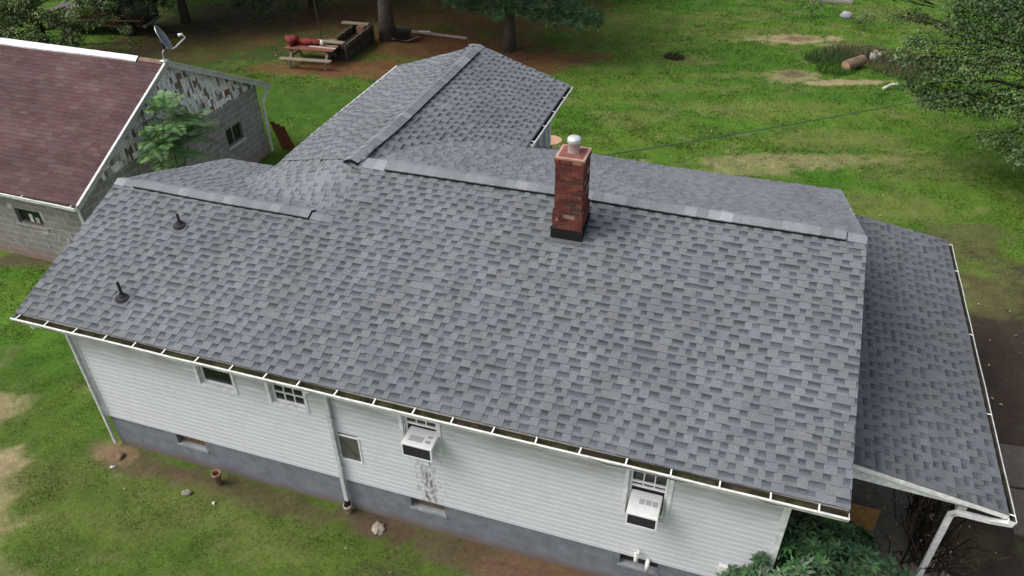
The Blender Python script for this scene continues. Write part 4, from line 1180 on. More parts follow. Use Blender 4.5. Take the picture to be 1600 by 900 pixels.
# scrub and a light green tree behind the garage
GREENS_L = [(.10, .16, .045), (.14, .2, .05), (.085, .14, .045), (.16, .21, .075), (.07, .11, .04)]
cl = [(-35.4, 18.2, 1.2, .9, .7), (-34.6, 18.6, 2.2, .9, .7), (-33.2, 18.2, 2.0, .8, .7), (-32.6, 17.8, 1.0, .8, .7), (-31.7, 18.4, 2.1, .7, .6), (-31.2, 17.9, 1.3, .6, .5), (-30.4, 18.3, 2.5, .55, .5), (-33.9, 17.4, .6, .8, .6), (-31.6, 17.1, .5, .6, .6),
      (-30.0, 18.6, 2.0, .4, .5), (-29.3, 18.8, 2.15, .3, .5), (-28.75, 19.0, 1.75, .22, .5), (-29.2, 18.6, 2.75, .4, .5), (-29.9, 18.2, 3.1, .45, .5), (-28.6, 18.9, 1.1, .2, .5), (-35, 19, 3.6, 1.1, .8), (-33.5, 19, 3.9, 1.1, .8), (-32, 19, 3.7, .9, .8),
      (-36.5, 19, 2.2, 1.1, .8), (-34.2, 20, 5.0, 1.2, .8), (-32, 20, 5.0, 1.1, .8),
      (-34.2, 17.6, 1.4, .8, .8), (-33.4, 17.2, 1.3, .7, .8), (-32.4, 17.2, 1.6, .6, .7), (-35.2, 17.4, 2.0, .9, .8), (-34.0, 17.8, 2.6, .8, .7), (-32.8, 18.0, 2.7, .6, .7), (-31.4, 17.6, 2.5, .45, .6), (-31.8, 17.3, 1.0, .5, .6), (-30.6, 17.8, 1.6, .4, .5), (-32.6, 18.0, 3.3, .6, .6)]
broadleaf("scrub_tree", "pale green leafy tree behind the garage ridge, its thin branch tips hanging toward the truck", (-34.0, 19.2, 0), 5.0, cl, GREENS_L, rg, rnd, .13, (.09, .16), 1100)
cl = [(-33.2, 16.2, .7, .7, .7), (-32.0, 16.0, .6, .6, .7), (-34.2, 16.5, .9, .7, .7), (-30.8, 16.2, .4, .5, .6)]
broadleaf("leafy_bush", "low yellowish green bush growing right behind the garage roof", (-32.8, 16.3, 0), .8, cl, [(.13, .2, .04), (.16, .22, .05), (.09, .15, .04)], rg, rnd, .05, (.10, .18), 1100, None, (0, 0), "bush")

# ------------------------------------------------------------------ conifers
NEED = [(.035, .06, .028), (.045, .075, .032), (.03, .052, .03), (.055, .085, .035)]
def pine(name, label, base, height, tr, boughs, cols, rng, rnd, group, tuft=.26, per=11):
    t = thing(name, label, "tree", base, 0, group)
    mb = MB()
    pts = [(rnd.uniform(-.04, .04) * (i > 1), rnd.uniform(-.04, .04) * (i > 1), -.1 + height * i / 10) for i in range(11)]
    rad = [tr * (1.25 if i == 0 else 1 - .85 * i / 10) for i in range(11)]
    mb.tube(pts, rad, 14, (.10, .085, .072)); mb.build("trunk", MT['bark'], t, smooth=True)
    mb = MB(); cen = []; axd = []; tone = []
    for (az_, z, L, droop) in boughs:
        d = Vector((math.sin(az_), math.cos(az_), 0)); q = []
        for i in range(7):
            s = i / 6; q.append(Vector((0, 0, z)) + d * L * s + Vector((0, 0, .18 * L * s - droop * L * s * s)))
        mb.tube(q, [.05 * (1 - .8 * i / 6) for i in range(7)], 6, (.075, .06, .05))
        tn = rnd.uniform(.8, 1.25)
        nt_ = max(8, int(L * 30))
        for k in range(nt_):
            s = rnd.uniform(.22, 1.02) ** .8
            i = min(5, int(s * 6)); p = q[i].lerp(q[i + 1], min(1, s * 6 - i))
            side = d.cross(Vector((0, 0, 1))); w = L * .30 * (1.12 - s) + .12
            o = side * rnd.uniform(-w, w) + Vector((0, 0, rnd.uniform(-.16, .1)))
            cen.append(p + o); axd.append((d * .8 + o.normalized() * .7 + Vector((0, 0, .25))).normalized()); tone.append(tn * rnd.uniform(.75, 1.3))
    mb.build("boughs", MT['bark'], t)
    cen = np.array(cen); axd = np.array(axd); tone = np.array(tone); n = len(cen)
    k = np.repeat(np.arange(n), per)
    dv = axd[k] + rng.normal(size=(len(k), 3)) * .55; dv /= np.linalg.norm(dv, axis=1, keepdims=True)
    ln = rng.uniform(.6, 1.1, len(k)) * tuft
    sd_ = np.cross(dv, rand_dirs(len(k), rng)); sd_ /= np.linalg.norm(sd_, axis=1, keepdims=True)
    b0 = cen[k] + rng.normal(size=(len(k), 3)) * .04
    wd = .02
    V = np.stack([b0 - sd_ * wd, b0 + sd_ * wd, b0 + dv * ln[:, None]], 1).reshape(-1, 3)
    cc = np.array(cols)[rng.integers(0, len(cols), n)][k] * (tone[k] * rng.uniform(.75, 1.3, len(k)))[:, None]
    np_mesh("needles", V, 3, cc, MT['needle'], t)
    return t
def whorls(z0, z1, L0, L1, rnd, step=.55, n=5, droop=.3):
    out = []; z = z0
    while z < z1:
        f = (z - z0) / (z1 - z0); a0 = rnd.uniform(0, 6.28)
        for k in range(n): out.append((a0 + k * 6.283 / n + rnd.uniform(-.25, .25), z + rnd.uniform(-.15, .15), (L0 + (L1 - L0) * f) * rnd.uniform(.8, 1.1), droop * rnd.uniform(.7, 1.3)))
        z += step
    return out
rnd = random.Random(33); rg = np.random.default_rng(33)
PG = None
b = whorls(5.2, 15, 5.2, .8, rnd, .5, 7)
pine("pine_tree", "stout pine trunk beside the timber trough, standing in rusty needle litter", (-19.69, 25.75, 0), 16, .36, b, NEED, rg, rnd, PG)
b = whorls(4.6, 14, 4.6, .8, rnd, .5, 7) + [(math.radians(a), z, L, dr) for (a, z, L, dr) in ((100, 1.95, 4.4, .2), (112, 2.1, 4.0, .22), (90, 2.0, 4.2, .2), (122, 2.2, 3.4, .24), (80, 2.1, 3.6, .2), (106, 2.4, 4.4, .24), (175, 2.5, 1.9, .35), (205, 2.5, 1.7, .35), (150, 2.5, 1.8, .3), (190, 2.2, 1.5, .3), (132, 2.3, 2.4, .26), (255, 2.25, 2.9, .22), (275, 2.2, 3.0, .2), (235, 2.5, 2.4, .28), (265, 2.5, 3.2, .24), (222, 2.4, 2.0, .3))]
pine("pine_tree", "bare lower pine trunk with low green boughs, right behind the roof's far gable", (-13.54, 25.9, 0), 15, .27, b, [(.075, .15, .06), (.09, .17, .07), (.065, .125, .07), (.115, .2, .08)], rg, rnd, PG)
b = whorls(3.4, 14, 4.8, .8, rnd, .5, 7, .4) + [(math.radians(a), z, L, dr) for (a, z, L, dr) in ((182, 2.25, 3.5, .42), (200, 2.2, 3.4, .42), (168, 2.2, 3.0, .42), (214, 2.3, 3.4, .42), (152, 2.3, 2.8, .42), (190, 2.6, 3.0, .4), (228, 2.3, 3.3, .4), (207, 2.6, 2.6, .35), (240, 2.5, 3.0, .4), (175, 2.0, 2.4, .35))]
pine("pine_tree", "dark pine whose low boughs hang over the old red truck", (-30.9, 25.2, 0), 15, .22, b, NEED, rg, rnd, PG)
b = whorls(2.8, 14, 4.8, .8, rnd, .55, 6, .4) + [(math.radians(a), z, L, .42) for (a, z, L) in ((180, 2.4, 4.6), (160, 2.3, 4.4), (200, 2.3, 4.6), (140, 2.4, 4.2), (190, 2.0, 4.0), (215, 2.4, 4.4))]
pine("pine_tree", "dark pine at the top edge, between the truck and the picnic table", (-26.0, 29.6, 0), 15, .25, b, NEED, rg, rnd, PG)
for (x_, y_, lab) in ((-22.0, 34.5, "unseen pine added past the top edge for shade, behind the stout pine and the trough"), (-15.5, 35.0, "unseen pine added past the top edge for shade, behind the two bare trunks"), (-35.5, 29.0, "unseen pine added past the top left corner for shade, behind the old red truck")):  # out-of-view pines added only to darken the ground below
    pine("pine_tree", lab, (x_, y_, 0), 15, .25, whorls(3.4, 14, 5.2, .9, rnd, .55, 7, .35), NEED, rg, rnd, PG)
b = whorls(1.2, 5, 1.6, .4, rnd, .4, 7, .2)
pine("pine_tree", "young dark evergreen at the top edge, right of the bare pine trunk", (-10.4, 36.6, 0), 5.5, .1, b, NEED, rg, rnd, PG)

# ------------------------------------------------------------------ fern leaved sapling at the garage gable
rnd = random.Random(5); rg = np.random.default_rng(5)
sap = thing("sumac_tree", "young tree with bright feathery compound leaves growing against the peeling garage gable", "tree", (-17.72, 8.1, .0))
mb = MB(); mb.tube([(0, 0, -.1), (.03, .02, 1.2), (.0, .1, 2.3), (.02, .15, 3.65)], [.045, .038, .03, .02], 8, (.16, .14, .11))
mb.tube([(.03, .02, 1.2), (.05, -.25, 2.1), (.05, -.4, 2.9)], [.03, .022, .014], 8, (.16, .14, .11)); mb.tube([(.02, .05, 1.6), (.05, .5, 2.3), (.08, .8, 2.7)], [.028, .02, .012], 8, (.16, .14, .11))
mb.build("trunk", MT['bark'], sap, smooth=True)
V = []; Cc = []; mb = MB()
heads = [((.02, .15, 3.75), 24), ((.05, -.5, 3.2), 20), ((.08, .8, 3.1), 20), ((.0, .1, 2.8), 14)]
for (h, nf) in heads:
    h = Vector(h)
    for k in range(nf):
        a = k * 2.4 + rnd.uniform(-.3, .3); el_ = rnd.uniform(.05, 1.15) if k > 2 else 1.3
        d = Vector((math.cos(a) * math.cos(el_) * .8 + .12, math.sin(a) * math.cos(el_), math.sin(el_)))
        L = rnd.uniform(.75, 1.15); st = h - Vector((0, 0, rnd.uniform(0, .5)))
        q = [st + d * L * s + Vector((0, 0, -.5 * L * s * s)) for s in [i / 8 for i in range(9)]]
        mb.tube(q, [.008 * (1 - .7 * i / 8) for i in range(9)], 4, (.12, .16, .05), caps=False)
        tone = rnd.uniform(.65, 1.3)
        for j in range(13):
            s = .18 + .82 * j / 12; i = min(7, int(s * 8)); p = q[i].lerp(q[i + 1], min(1, s * 8 - i))
            ax = (q[i + 1] - q[i]).normalized(); sd2 = ax.cross(Vector((0, 0, 1))).normalized(); up2 = sd2.cross(ax)
            ll = .27 * math.sin(math.pi * min(.96, .2 + s * .72)) + .05
            for sg in (-1, 1):
                dd = (sd2 * sg + ax * .35 + up2 * rnd.uniform(-.3, 0)).normalized()
                V.append(leaf_polys(np.array([p + dd * ll * .5]), np.array([up2]), np.array([dd]), np.array([ll]), np.array([.05])))
                Cc.append([c * tone * rnd.uniform(.85, 1.15) for c in (.15, .28, .1)])
mb.build("leaf_stalks", MT['leaf'], sap)
np_mesh("crown", np.concatenate(V), 4, np.array(Cc), MT['leaf'], sap)

# ------------------------------------------------------------------ rhododendron in front of the porch
rnd = random.Random(6); rg = np.random.default_rng(6)
rh = thing("rhododendron_bush", "dense glossy dark green rhododendron at the house corner below the porch", "bush", (.05, .5, 0))
mb = MB(); V = []; Cc = []
NR = 760
for i in range(NR):
    th = math.acos(rnd.uniform(-.15, 1)); ph = rnd.uniform(0, 6.283)
    lump = 1 + .16 * float(vnoise(ph * 1.6, th * 2.2, 3)) + .08 * float(vnoise(ph * 5, th * 6, 8))
    rx, ry, rz = 1.5, 1.25, 1.32
    d = Vector((math.sin(th) * math.cos(ph), math.sin(th) * math.sin(ph), math.cos(th)))
    s = lump * (rnd.uniform(.9, 1.03) if i < 580 else rnd.uniform(.55, .88))
    p = Vector((d.x * rx * s, d.y * ry * s, .95 + d.z * rz * s))
    if p.y + .5 > .26 and p.x + .05 < -.62: continue       # leave the wall clear
    if i % 5 == 0: limb(mb, (rnd.uniform(-.3, .3), rnd.uniform(-.2, .2), 0), p, .02, .006, rnd, (.09, .07, .05), .1, 4)
    ax = (d + Vector((0, 0, .7)) + Vector((rnd.uniform(-.3, .3), rnd.uniform(-.3, .3), 0))).normalized()
    u1 = ax.orthogonal().normalized(); u2 = ax.cross(u1)
    nl = rnd.randint(8, 11); a0 = rnd.uniform(0, 6.28); tone = rnd.uniform(.7, 1.25)
    for k in range(nl):
        a = a0 + 6.283 * k / nl + rnd.uniform(-.15, .15); el_ = rnd.uniform(-.15, .55)
        rd = u1 * math.cos(a) + u2 * math.sin(a); dv = (rd * math.cos(el_) + ax * math.sin(el_)).normalized()
        L = rnd.uniform(.12, .18)
        nm = (ax * math.cos(el_) - rd * math.sin(el_))
        V.append(leaf_polys(np.array([p + dv * (L * .5 + .015)]), np.array([nm]), np.array([dv]), np.array([L]), np.array([L * .34]), .15))
        c = (.034, .088, .032) if rnd.random() < .72 else (.055, .12, .042)
        Cc.append([q * tone * rnd.uniform(.8, 1.2) for q in c])
mb.build("branches", MT['bark'], rh)
np_mesh("foliage", np.concatenate(V), 4, np.array(Cc), MT['gloss_leaf'], rh)

# ------------------------------------------------------------------ picnic table with a red bundle
rnd = random.Random(14)
pt = thing("picnic_table", "old weathered wooden picnic table on the needle litter", "picnic table", (-21.45, 21.75, 0), math.radians(6))
PW = [(.19, .15, .115), (.22, .175, .135), (.16, .12, .09)]; RED = [(.19, .075, .05), (.17, .065, .045)]
mb = MB()
for i in range(5): mb.box((-1.15, -.38 + i * .153, .72), (1.15, -.38 + i * .153 + .142, .76), RED[i % 2] if i < 4 else PW[1])
mb.build("table_top", MT['wood'], pt)
for y in (-.92, .64):
    mb = MB(); mb.box((-1.2, y, .42), (1.2, y + .28, .46), PW[1]); mb.build("bench_seat", MT['wood'], pt)
for x in (-.85, .85):
    mb = MB()
    for sg in (-1, 1): mb.beam((x, sg * .72, 0), (x, sg * .2, .718), .05, .1, PW[0], up=(1, 0, 0))
    mb.box((x - .07, -.9, .34), (x - .03, .9, .418), PW[2]); mb.box((x - .07, -.38, .65), (x - .03, .38, .718), PW[2]); mb.build("leg_frame", MT['wood'], pt)
mb = MB(); mb.box((-.1, -.05, .765), (1.2, .06, .79), (.42, .38, .33))
o = mb.build("loose_board", MT['wood']); o.location = (-21.45, 21.75, 0); o.rotation_euler = (0, 0, math.radians(1)); tag(o, "loose pale board lying along the picnic table top", "board")
mb = MB(); mb.blob((-.95, .12, .95), .3, .3, .22, 3, .45, 10, (.17, .03, .028)); mb.blob((-.35, .25, .88), .5, .2, .14, 5, .4, 10, (.18, .03, .026)); mb.blob((.1, .3, .87), .3, .17, .13, 9, .4, 9, (.17, .03, .026))
o = mb.build("red_tarp", MT['cloth'], None, True); o.location = (-21.45, 21.75, 0); o.rotation_euler = (0, 0, math.radians(6)); tag(o, "crumpled red tarp heaped on the back of the picnic table", "tarp")
mb = MB(); mb.blob((.42, .28, .87), .1, .12, .12, 4, .3, 8, (.6, .55, .45)); o = mb.build("feed_bag", MT['cloth'], None, True); o.location = (-21.45, 21.75, 0); o.rotation_euler = (0, 0, math.radians(6)); tag(o, "small cream coloured bag at the end of the red tarp", "bag")

tr_ = thing("timber_trough", "dark open box of old planks with pale end boards, right of the picnic table", "planter", (-20.55, 23.7, 0), math.radians(3))
for x in (-.42, .42):
    mb = MB()
    for k in range(4): mb.box((x - .04, -1.45 + rnd.uniform(-.05, .05), .02 + k * .2), (x + .04, 1.45 + rnd.uniform(-.05, .05), .2 + k * .2), [(.055, .042, .035), (.07, .055, .045), (.045, .036, .03), (.08, .065, .05)][k])
    for y in (-1.3, -.6, .1, .8, 1.35): mb.box((x + .04, y, 0), (x + .1, y + .1, .8), (.06, .048, .04))
    mb.build("side_planks", MT['wood'], tr_)
for y, s in ((-1.4, .55), (1.3, .5)):
    mb = MB(); mb.box((-1.0, y - .12, .84), (.35, y + .16, .89), (.24, .2, .15)); mb.build("end_board", MT['wood'], tr_)
mb = MB(); mb.box((-.38, -1.3, 0), (.38, 1.3, .5), (.04, .035, .028)); mb.build("soil_fill", MT['soil'], tr_)
for (p, c, lab) in (((-.35, -1.1, .9), (.17, .12, .09), 0), ((.1, 1.0, .9), (.19, .1, .07), 1)):
    mb = MB(); mb.box((p[0] - .18, p[1] - .15, .55), (p[0] + .18, p[1] + .15, .86), c); mb.build("cross_block", MT['wood'], tr_)

mb = MB(); mb.tube([(-22.45, 24.3, -.05), (-22.6, 24.35, 2.0), (-22.85, 24.45, 4.5)], .03, 8, (.09, .12, .07)); o = mb.build("thin_pole", MT['metal']); tag(o, "thin leaning green pole standing behind the picnic table", "pole")
mb = MB(); mb.beam((-19.0, 26.95, .06), (-16.0, 26.75, .07), .12, .09, (.36, .31, .26)); o = mb.build("fallen_pole", MT['wood']); tag(o, "long pale timber lying on needles between the two bare pine trunks", "timber")
wb = thing("wheelbarrow", "dark tipped wheelbarrow at the right foot of the stout pine trunk", "wheelbarrow", (-18.9, 25.6, 0), .3)
mb = MB(); mb.face([(-.3, -.25, .2), (.35, -.25, .12), (.35, .25, .12), (-.3, .25, .2)], (.03, .03, .035))
for (a, b2, c, d2) in (((-.3, -.25, .2), (.35, -.25, .12), (.5, -.33, .5), (-.45, -.33, .55)), ((-.3, .25, .2), (.35, .25, .12), (.5, .33, .5), (-.45, .33, .55)), ((-.3, -.25, .2), (-.3, .25, .2), (-.45, .33, .55), (-.45, -.33, .55)), ((.35, -.25, .12), (.35, .25, .12), (.5, .33, .5), (.5, -.33, .5))): mb.face([a, b2, c, d2], (.03, .03, .035))
mb.build("tray", MT['metal'], wb)
mb = MB(); mb.tube([(-.45, -.06, .17), (-.45, .06, .17)], .17, 14, (.02, .02, .02)); mb.build("wheel", MT['rubber'], wb)
for sg in (-1, 1):
    mb = MB(); mb.tube([(-.45, sg * .1, .17), (.3, sg * .26, .1), (.9, sg * .3, .35)], .02, 6, (.2, .15, .1)); mb.build("handle", MT['wood'], wb)
mb = MB(); mb.beam((-18.6, 26.9, .1), (-18.0, 26.95, .12), .14, .05, (.6, .6, .56)); o = mb.build("white_board", MT['dirtywhite']); tag(o, "short white board on the ground right behind the stout pine", "board")

# ------------------------------------------------------------------ old pickup under the boughs
trk = thing("pickup_truck", "old dark red pickup parked under the low pine boughs", "truck", (-33.75, 22.95, 0), math.radians(14))
CR = (.05, .018, .016); 
def prism(mb, prof, y0, y1, col):
    mb.face([(x, y0, z) for x, z in prof], col); mb.face([(x, y1, z) for x, z in reversed(prof)], col)
    n = len(prof)
    for i in range(n):
        (xa, za), (xb, zb) = prof[i], prof[(i + 1) % n]
        mb.face([(xa, y0, za), (xb, y0, zb), (xb, y1, zb), (xa, y1, za)], col)
def arch(cx, r, z): return [(cx + r * math.cos(a), z + r * math.sin(a)) for a in [math.pi * (1 - i / 8) for i in range(9)]]
mb = MB()
prof = [(-2.55, .45)] + arch(-1.6, .42, .45) + arch(1.5, .42, .45) + [(2.25, .45), (2.3, .62), (2.28, 1.0), (2.15, 1.08), (.75, 1.16), (.35, 1.72), (-.75, 1.75), (-.85, 1.15), (-2.55, 1.12)]
prism(mb, prof, -.88, .88, CR)
mb.build("body", MT['paint'], trk, bevel=.03)
mb = MB(); mb.box((-2.56, -.895, .72), (2.2, -.882, .8), (.24, .17, .13)); mb.build("side_trim", MT['paint'], trk)
mb = MB(); mb.face([(.72, -.7, 1.2), (.72, .7, 1.2), (.4, .66, 1.66), (.4, -.66, 1.66)]); mb.face([(.6, -.884, 1.2), (.3, -.884, 1.64), (-.65, -.884, 1.66), (-.7, -.884, 1.2)]); mb.build("window", MT['glass'], trk)
for (x, y) in ((1.5, -.8), (1.5, .8), (-1.6, -.8), (-1.6, .8)):
    sg = -1 if y < 0 else 1
    mb = MB(); mb.tube([(x, y - .12, .36), (x, y + .12, .36)], .36, 22, (.02, .02, .02)); w_ = mb.build("wheel", MT['rubber'], trk, bevel=.03)
    mb = MB(); mb.tube([(x, y + sg * .115, .36), (x, y + sg * .135, .36)], .2, 18, (.3, .29, .27)); mb.tube([(x, y + sg * .135, .36), (x, y + sg * .155, .36)], .08, 12, (.2, .2, .2)); mb.build("hubcap", MT['metal'], w_)
mb = MB(); mb.box((2.3, -.9, .42), (2.42, .9, .56), (.42, .41, .4)); mb.build("bumper", MT['metal'], trk, bevel=.02)
mb = MB(); mb.box((2.285, -.55, .66), (2.31, .55, .96), (.06, .06, .06)); mb.build("grille", MT['metal'], trk)
for y in (-.7, .7):
    mb = MB(); mb.tube([(2.27, y, .82), (2.33, y, .82)], .12, 16, (.45, .42, .36)); h_ = mb.build("headlight", MT['metal'], trk)
    mb = MB(); mb.tube([(2.33, y, .82), (2.34, y, .82)], .085, 16, (.1, .1, .1)); mb.build("lens", MT['glass'], h_)

# ------------------------------------------------------------------ brush and litter on the back lawn
lg = thing("cut_log", "short thick cut log with a pale sawn end lying in the weeds", "log", (1.45, 27.9, .22), math.radians(50))
mb = MB(); mb.tube([(-.45, 0, 0), (-.1, 0, .01), (.3, 0, .03), (.65, .02, .04)], [.25, .25, .24, .23], 18, (.19, .135, .09)); mb.build("log_bark", MT['bark'], lg)
mb = MB(); mb.tube([(-.452, 0, 0), (-.465, 0, 0)], .19, 18, (.36, .25, .14)); mb.build("sawn_end", MT['wood'], lg)
mb = MB(); mb.tube([(.12, 0, .012), (.18, 0, .014)], .255, 18, (.12, .085, .06)); mb.build("bark_ring", MT['bark'], lg)
def weeds(name, label, base, r, n, h, cols, seed, cat="weeds", wd=.03):
    g = np.random.default_rng(seed)
    a = g.uniform(0, 6.283, n); rr_ = r * np.sqrt(g.random(n))
    p = np.stack([np.cos(a) * rr_ * 1.3, np.sin(a) * rr_, np.zeros(n)], 1)
    d = g.normal(size=(n, 3)) * .35; d[:, 2] = 1; d /= np.linalg.norm(d, axis=1, keepdims=True)
    L = g.uniform(.4, 1, n) * h
    s = np.cross(d, rand_dirs(n, g)); s /= np.linalg.norm(s, axis=1, keepdims=True)
    tip = p + d * L[:, None]
    V = np.stack([p - s * wd * .5, p + s * wd * .5, tip], 1).reshape(-1, 3)
    c = np.array(cols)[g.integers(0, len(cols), n)] * g.uniform(.7, 1.3, (n, 1))
    o = np_mesh(name, V, 3, c, MT['grass']); o.location = base
    return tag(o, label, cat)
GW_ = [(.06, .1, .04), (.09, .13, .05), (.05, .075, .035), (.14, .13, .07)]
weeds("weed_clump", "tall dark green weeds just left of the cut log", (.5, 28.7, 0), .8, 900, .6, [(.07, .13, .04), (.09, .15, .05), (.055, .09, .035)], 1)
weeds("weed_clump", "tall brownish weed clump rising behind the cut log", (1.3, 29.6, 0), .75, 700, .8, [(.12, .13, .07), (.09, .12, .05), (.18, .17, .1)], 2)
weeds("weed_clump", "grey green weeds at the foot of the broadleaf tree's drooping skirt", (3.7, 28.4, 0), 1.2, 1000, .65, [(.13, .15, .07), (.17, .17, .1), (.09, .12, .05), (.13, .1, .065)], 3)
weeds("weed_clump", "bright green tuft of grass in front of the log's sawn end", (.75, 27.5, 0), .6, 800, .35, [(.07, .16, .025), (.09, .19, .03)], 4)
weeds("weed_clump", "small dark weed tuft alone on the lawn beyond the chimney", (-6.1, 27.05, 0), .35, 420, .3, [(.07, .055, .035), (.09, .08, .045), (.05, .04, .03)], 5)
rnd = random.Random(3)
mb = MB()
for i in range(70):
    a = rnd.uniform(0, 3.14); c = Vector((rnd.uniform(-.9, .9), rnd.uniform(-.45, .45), rnd.uniform(.05, .5))); d = Vector((math.cos(a), math.sin(a), rnd.uniform(-.25, .3))) * rnd.uniform(.3, .7)
    mb.tube([c - d, c + Vector((0, 0, .04)), c + d], [.018, .014, .006], 5, rnd.choice([(.075, .05, .04), (.1, .07, .055), (.13, .065, .05), (.06, .05, .045)]))
o = mb.build("brush_pile", MT['bark']); o.location = (3.1, 29.3, 0); tag(o, "reddish brown heap of dead sticks beside the broadleaf tree's skirt", "brush pile")
mb = MB(); mb.blob((0, 0, .2), .3, .24, .26, 7, .3, 9, (.36, .35, .32)); o = mb.build("pale_stump", MT['stone'], None, True); o.location = (2.45, 29.2, 0); tag(o, "pale grey stump between the cut log and the stick heap", "stump")
mb = MB(); mb.tube([(0, 0, .08), (.3, .25, .2), (.62, .42, .22)], [.06, .05, .03], 7, (.6, .58, .53)); mb.tube([(.3, .25, .2), (.5, .1, .3)], [.035, .02], 6, (.6, .58, .53))
o = mb.build("broken_branch", MT['bark']); o.location = (2.6, 25.7, 0); tag(o, "pale barkless broken branch lying on the lawn at the tree's edge", "branch")
for i in range(3):
    pass
wall = thing("board_stack", "low stack of whitish boards at the far top edge of the lawn", "boards", (.7, 38.0, 0), math.radians(-2))
for i in range(3):
    mb = MB(); mb.box((-1.2 + .1 * i, -.15 + .03 * i, .02 + i * .13), (1.0 - .1 * i, .15, .14 + i * .13), [(.3, .29, .27), (.45, .44, .4), (.35, .33, .3)][i]); mb.build("board", MT['wood'], wall)
mb = MB(); mb.blob((0, 0, .12), .28, .2, .2, 2, .3, 9, (.3, .3, .32)); o = mb.build("field_rock", MT['stone'], None, True); o.location = (1.35, 35.3, 0); tag(o, "grey rock in the grass at the far top edge below the board stack", "rock")
rnd = random.Random(13); rg = np.random.default_rng(13)
for (bs, lab) in (((-.35, 35.0, 0), "leafy sapling on the far lawn, left of the grey rock"), ((2.1, 33.4, 0), "leafy sapling on the far lawn, nearer than the grey rock")):
    x, y, _ = bs
    broadleaf("leafy_sapling", lab, bs, .9, [(x, y, .8, .4, .7), (x + .3, y, .5, .3, .7), (x - .25, y + .1, .45, .3, .7)], [(.1, .16, .06), (.13, .19, .08)], rg, rnd, .025, (.1, .16), 260, None, (0, 0), "sapling")

# round patio table just showing behind the chimney
tb = thing("patio_table", "round tan topped table half hidden behind the chimney and the roof edge", "table", (-8.68, 15.75, 0))
mb = MB(); mb.lathe([(.001, .72), (.36, .72), (.38, .735), (.38, .76), (.36, .768), (.32, .755), (.001, .755)], (0, 0, 0), 28, (.42, .27, .17)); mb.build("table_top", MT['wood'], tb, smooth=False)
mb = MB(); mb.tube([(0, 0, 0), (0, 0, .72)], .05, 10, (.2, .14, .1)); mb.build("pedestal", MT['wood'], tb)
mb = MB(); mb.lathe([(.001, 0), (.28, 0), (.27, .03), (.06, .07)], (0, 0, 0), 18, (.2, .14, .1)); mb.build("base", MT['wood'], tb)

# service wire from the rear eave to the tree
mb = MB(); A, B = Vector((-5.7, 9.3, 3.66)), Vector((9.1, 21.75, 3.45)); q = []
for i in range(25):
    t = i / 24; p = A.lerp(B, t); p.z -= .42 * 4 * t * (1 - t) * .35; q.append(p)
mb.tube(q, .015, 6, (.06, .1, .075)); o = mb.build("service_wire", MT['rubber']); tag(o, "dark green overhead wire running from the rear eave to the broadleaf tree", "wire")

# ------------------------------------------------------------------ around the walls
def cpipe(name, label, loc, r, h, tilt, col):
    mb = MB(); mb.lathe([(r * .82, -.1), (r * .82, h - .09), (r * 1.08, h - .085), (r * 1.1, h), (r * .88, h), (r * .78, h - .06), (r * .74, h - .3), (.001, h - .3)], (0, 0, 0), 20, col)
    o = mb.build(name, MT['stone'], None, True); o.location = loc; o.rotation_euler = tilt; return tag(o, label, "pipe")
cpipe("clay_pipe", "upright clay pipe with a red rim in the bare soil by the foundation", (-11.16, .06, 0), .085, .36, (.05, .1, 0), (.3, .17, .13))
cpipe("clay_pipe", "stubby pale clay pipe under the downspout's black boot", (-8.32, .235, 0), .075, .22, (0, 0, 0), (.42, .35, .27))
rnd = random.Random(77)
def rock(label, loc, s, col, seed, name="rock", fl=.6):
    mb = MB(); mb.blob((0, 0, s * fl * .45), s, s * .75, s * fl, seed, .35, 9, col); o = mb.build(name, MT['stone'], None, True); o.location = loc; o.rotation_euler = (0, 0, seed * 1.7); return tag(o, label, "rock")
rock("pale flat rock in the soil right of the downspout foot", (-7.6, .06, -.02), .15, (.3, .26, .21), 3, fl=.4)
rock("small grey stone in the grass left of the upright clay pipe", (-11.6, -.35, 0), .1, (.24, .23, .18), 4)
rock("rusty brown stone at the left corner of the foundation", (-13.55, .02, 0), .11, (.2, .13, .09), 5)
rock("small white stone in the grass beside the left foundation corner", (-13.5, -.25, 0), .05, (.55, .52, .47), 6)
rock("white stone chip in front of the upright clay pipe", (-10.95, -.4, 0), .045, (.62, .6, .55), 7)
for i, (x, y, z, s, lab) in enumerate(((2.12, 1.95, .0, .24, "pale rough stone at the bottom of the porch stone heap"), (2.38, 2.15, .0, .2, "right bottom stone of the heap by the porch downspout"), (2.22, 2.3, .2, .17, "upper stone of the heap beside the porch downspout"), (2.0, 1.55, .0, .22, "broken light stone nearest the porch downspout's foot"), (2.3, 2.5, .34, .12, "small topmost stone of the heap by the porch downspout"))):
    rock(lab, (x, y, z), s, [(.36, .33, .27), (.4, .35, .27), (.38, .34, .27), (.4, .39, .36), (.42, .37, .28)][i], 11 + i, "stone", .7)["group"] = "stones heaped at the porch downspout"
mb = MB(); mb.box((-.55, 2.55, .36), (1.2, 2.58, .92), (.42, .23, .09)); o = mb.build("plywood_sheet", MT['wood']); tag(o, "orange brown plywood sheet standing on the porch floor behind the bush", "plywood")
for i, (x, y, rz, lab) in enumerate(((4.25, 4.15, .05, "concrete walk slab nearest the porch gutter's end"), (4.2, 5.38, .1, "tilted concrete walk slab just beyond the nearer one"))):
    mb = MB(); mb.box((-.5, -.58, -.05), (.5, .58, .05), (.085, .072, .06)); o = mb.build("walk_slab", MT['concrete'], None, False, .015); o.location = (x, y, .02); o.rotation_euler = (.0, 0, rz); tag(o, lab, "slab", "concrete slabs beside the porch")
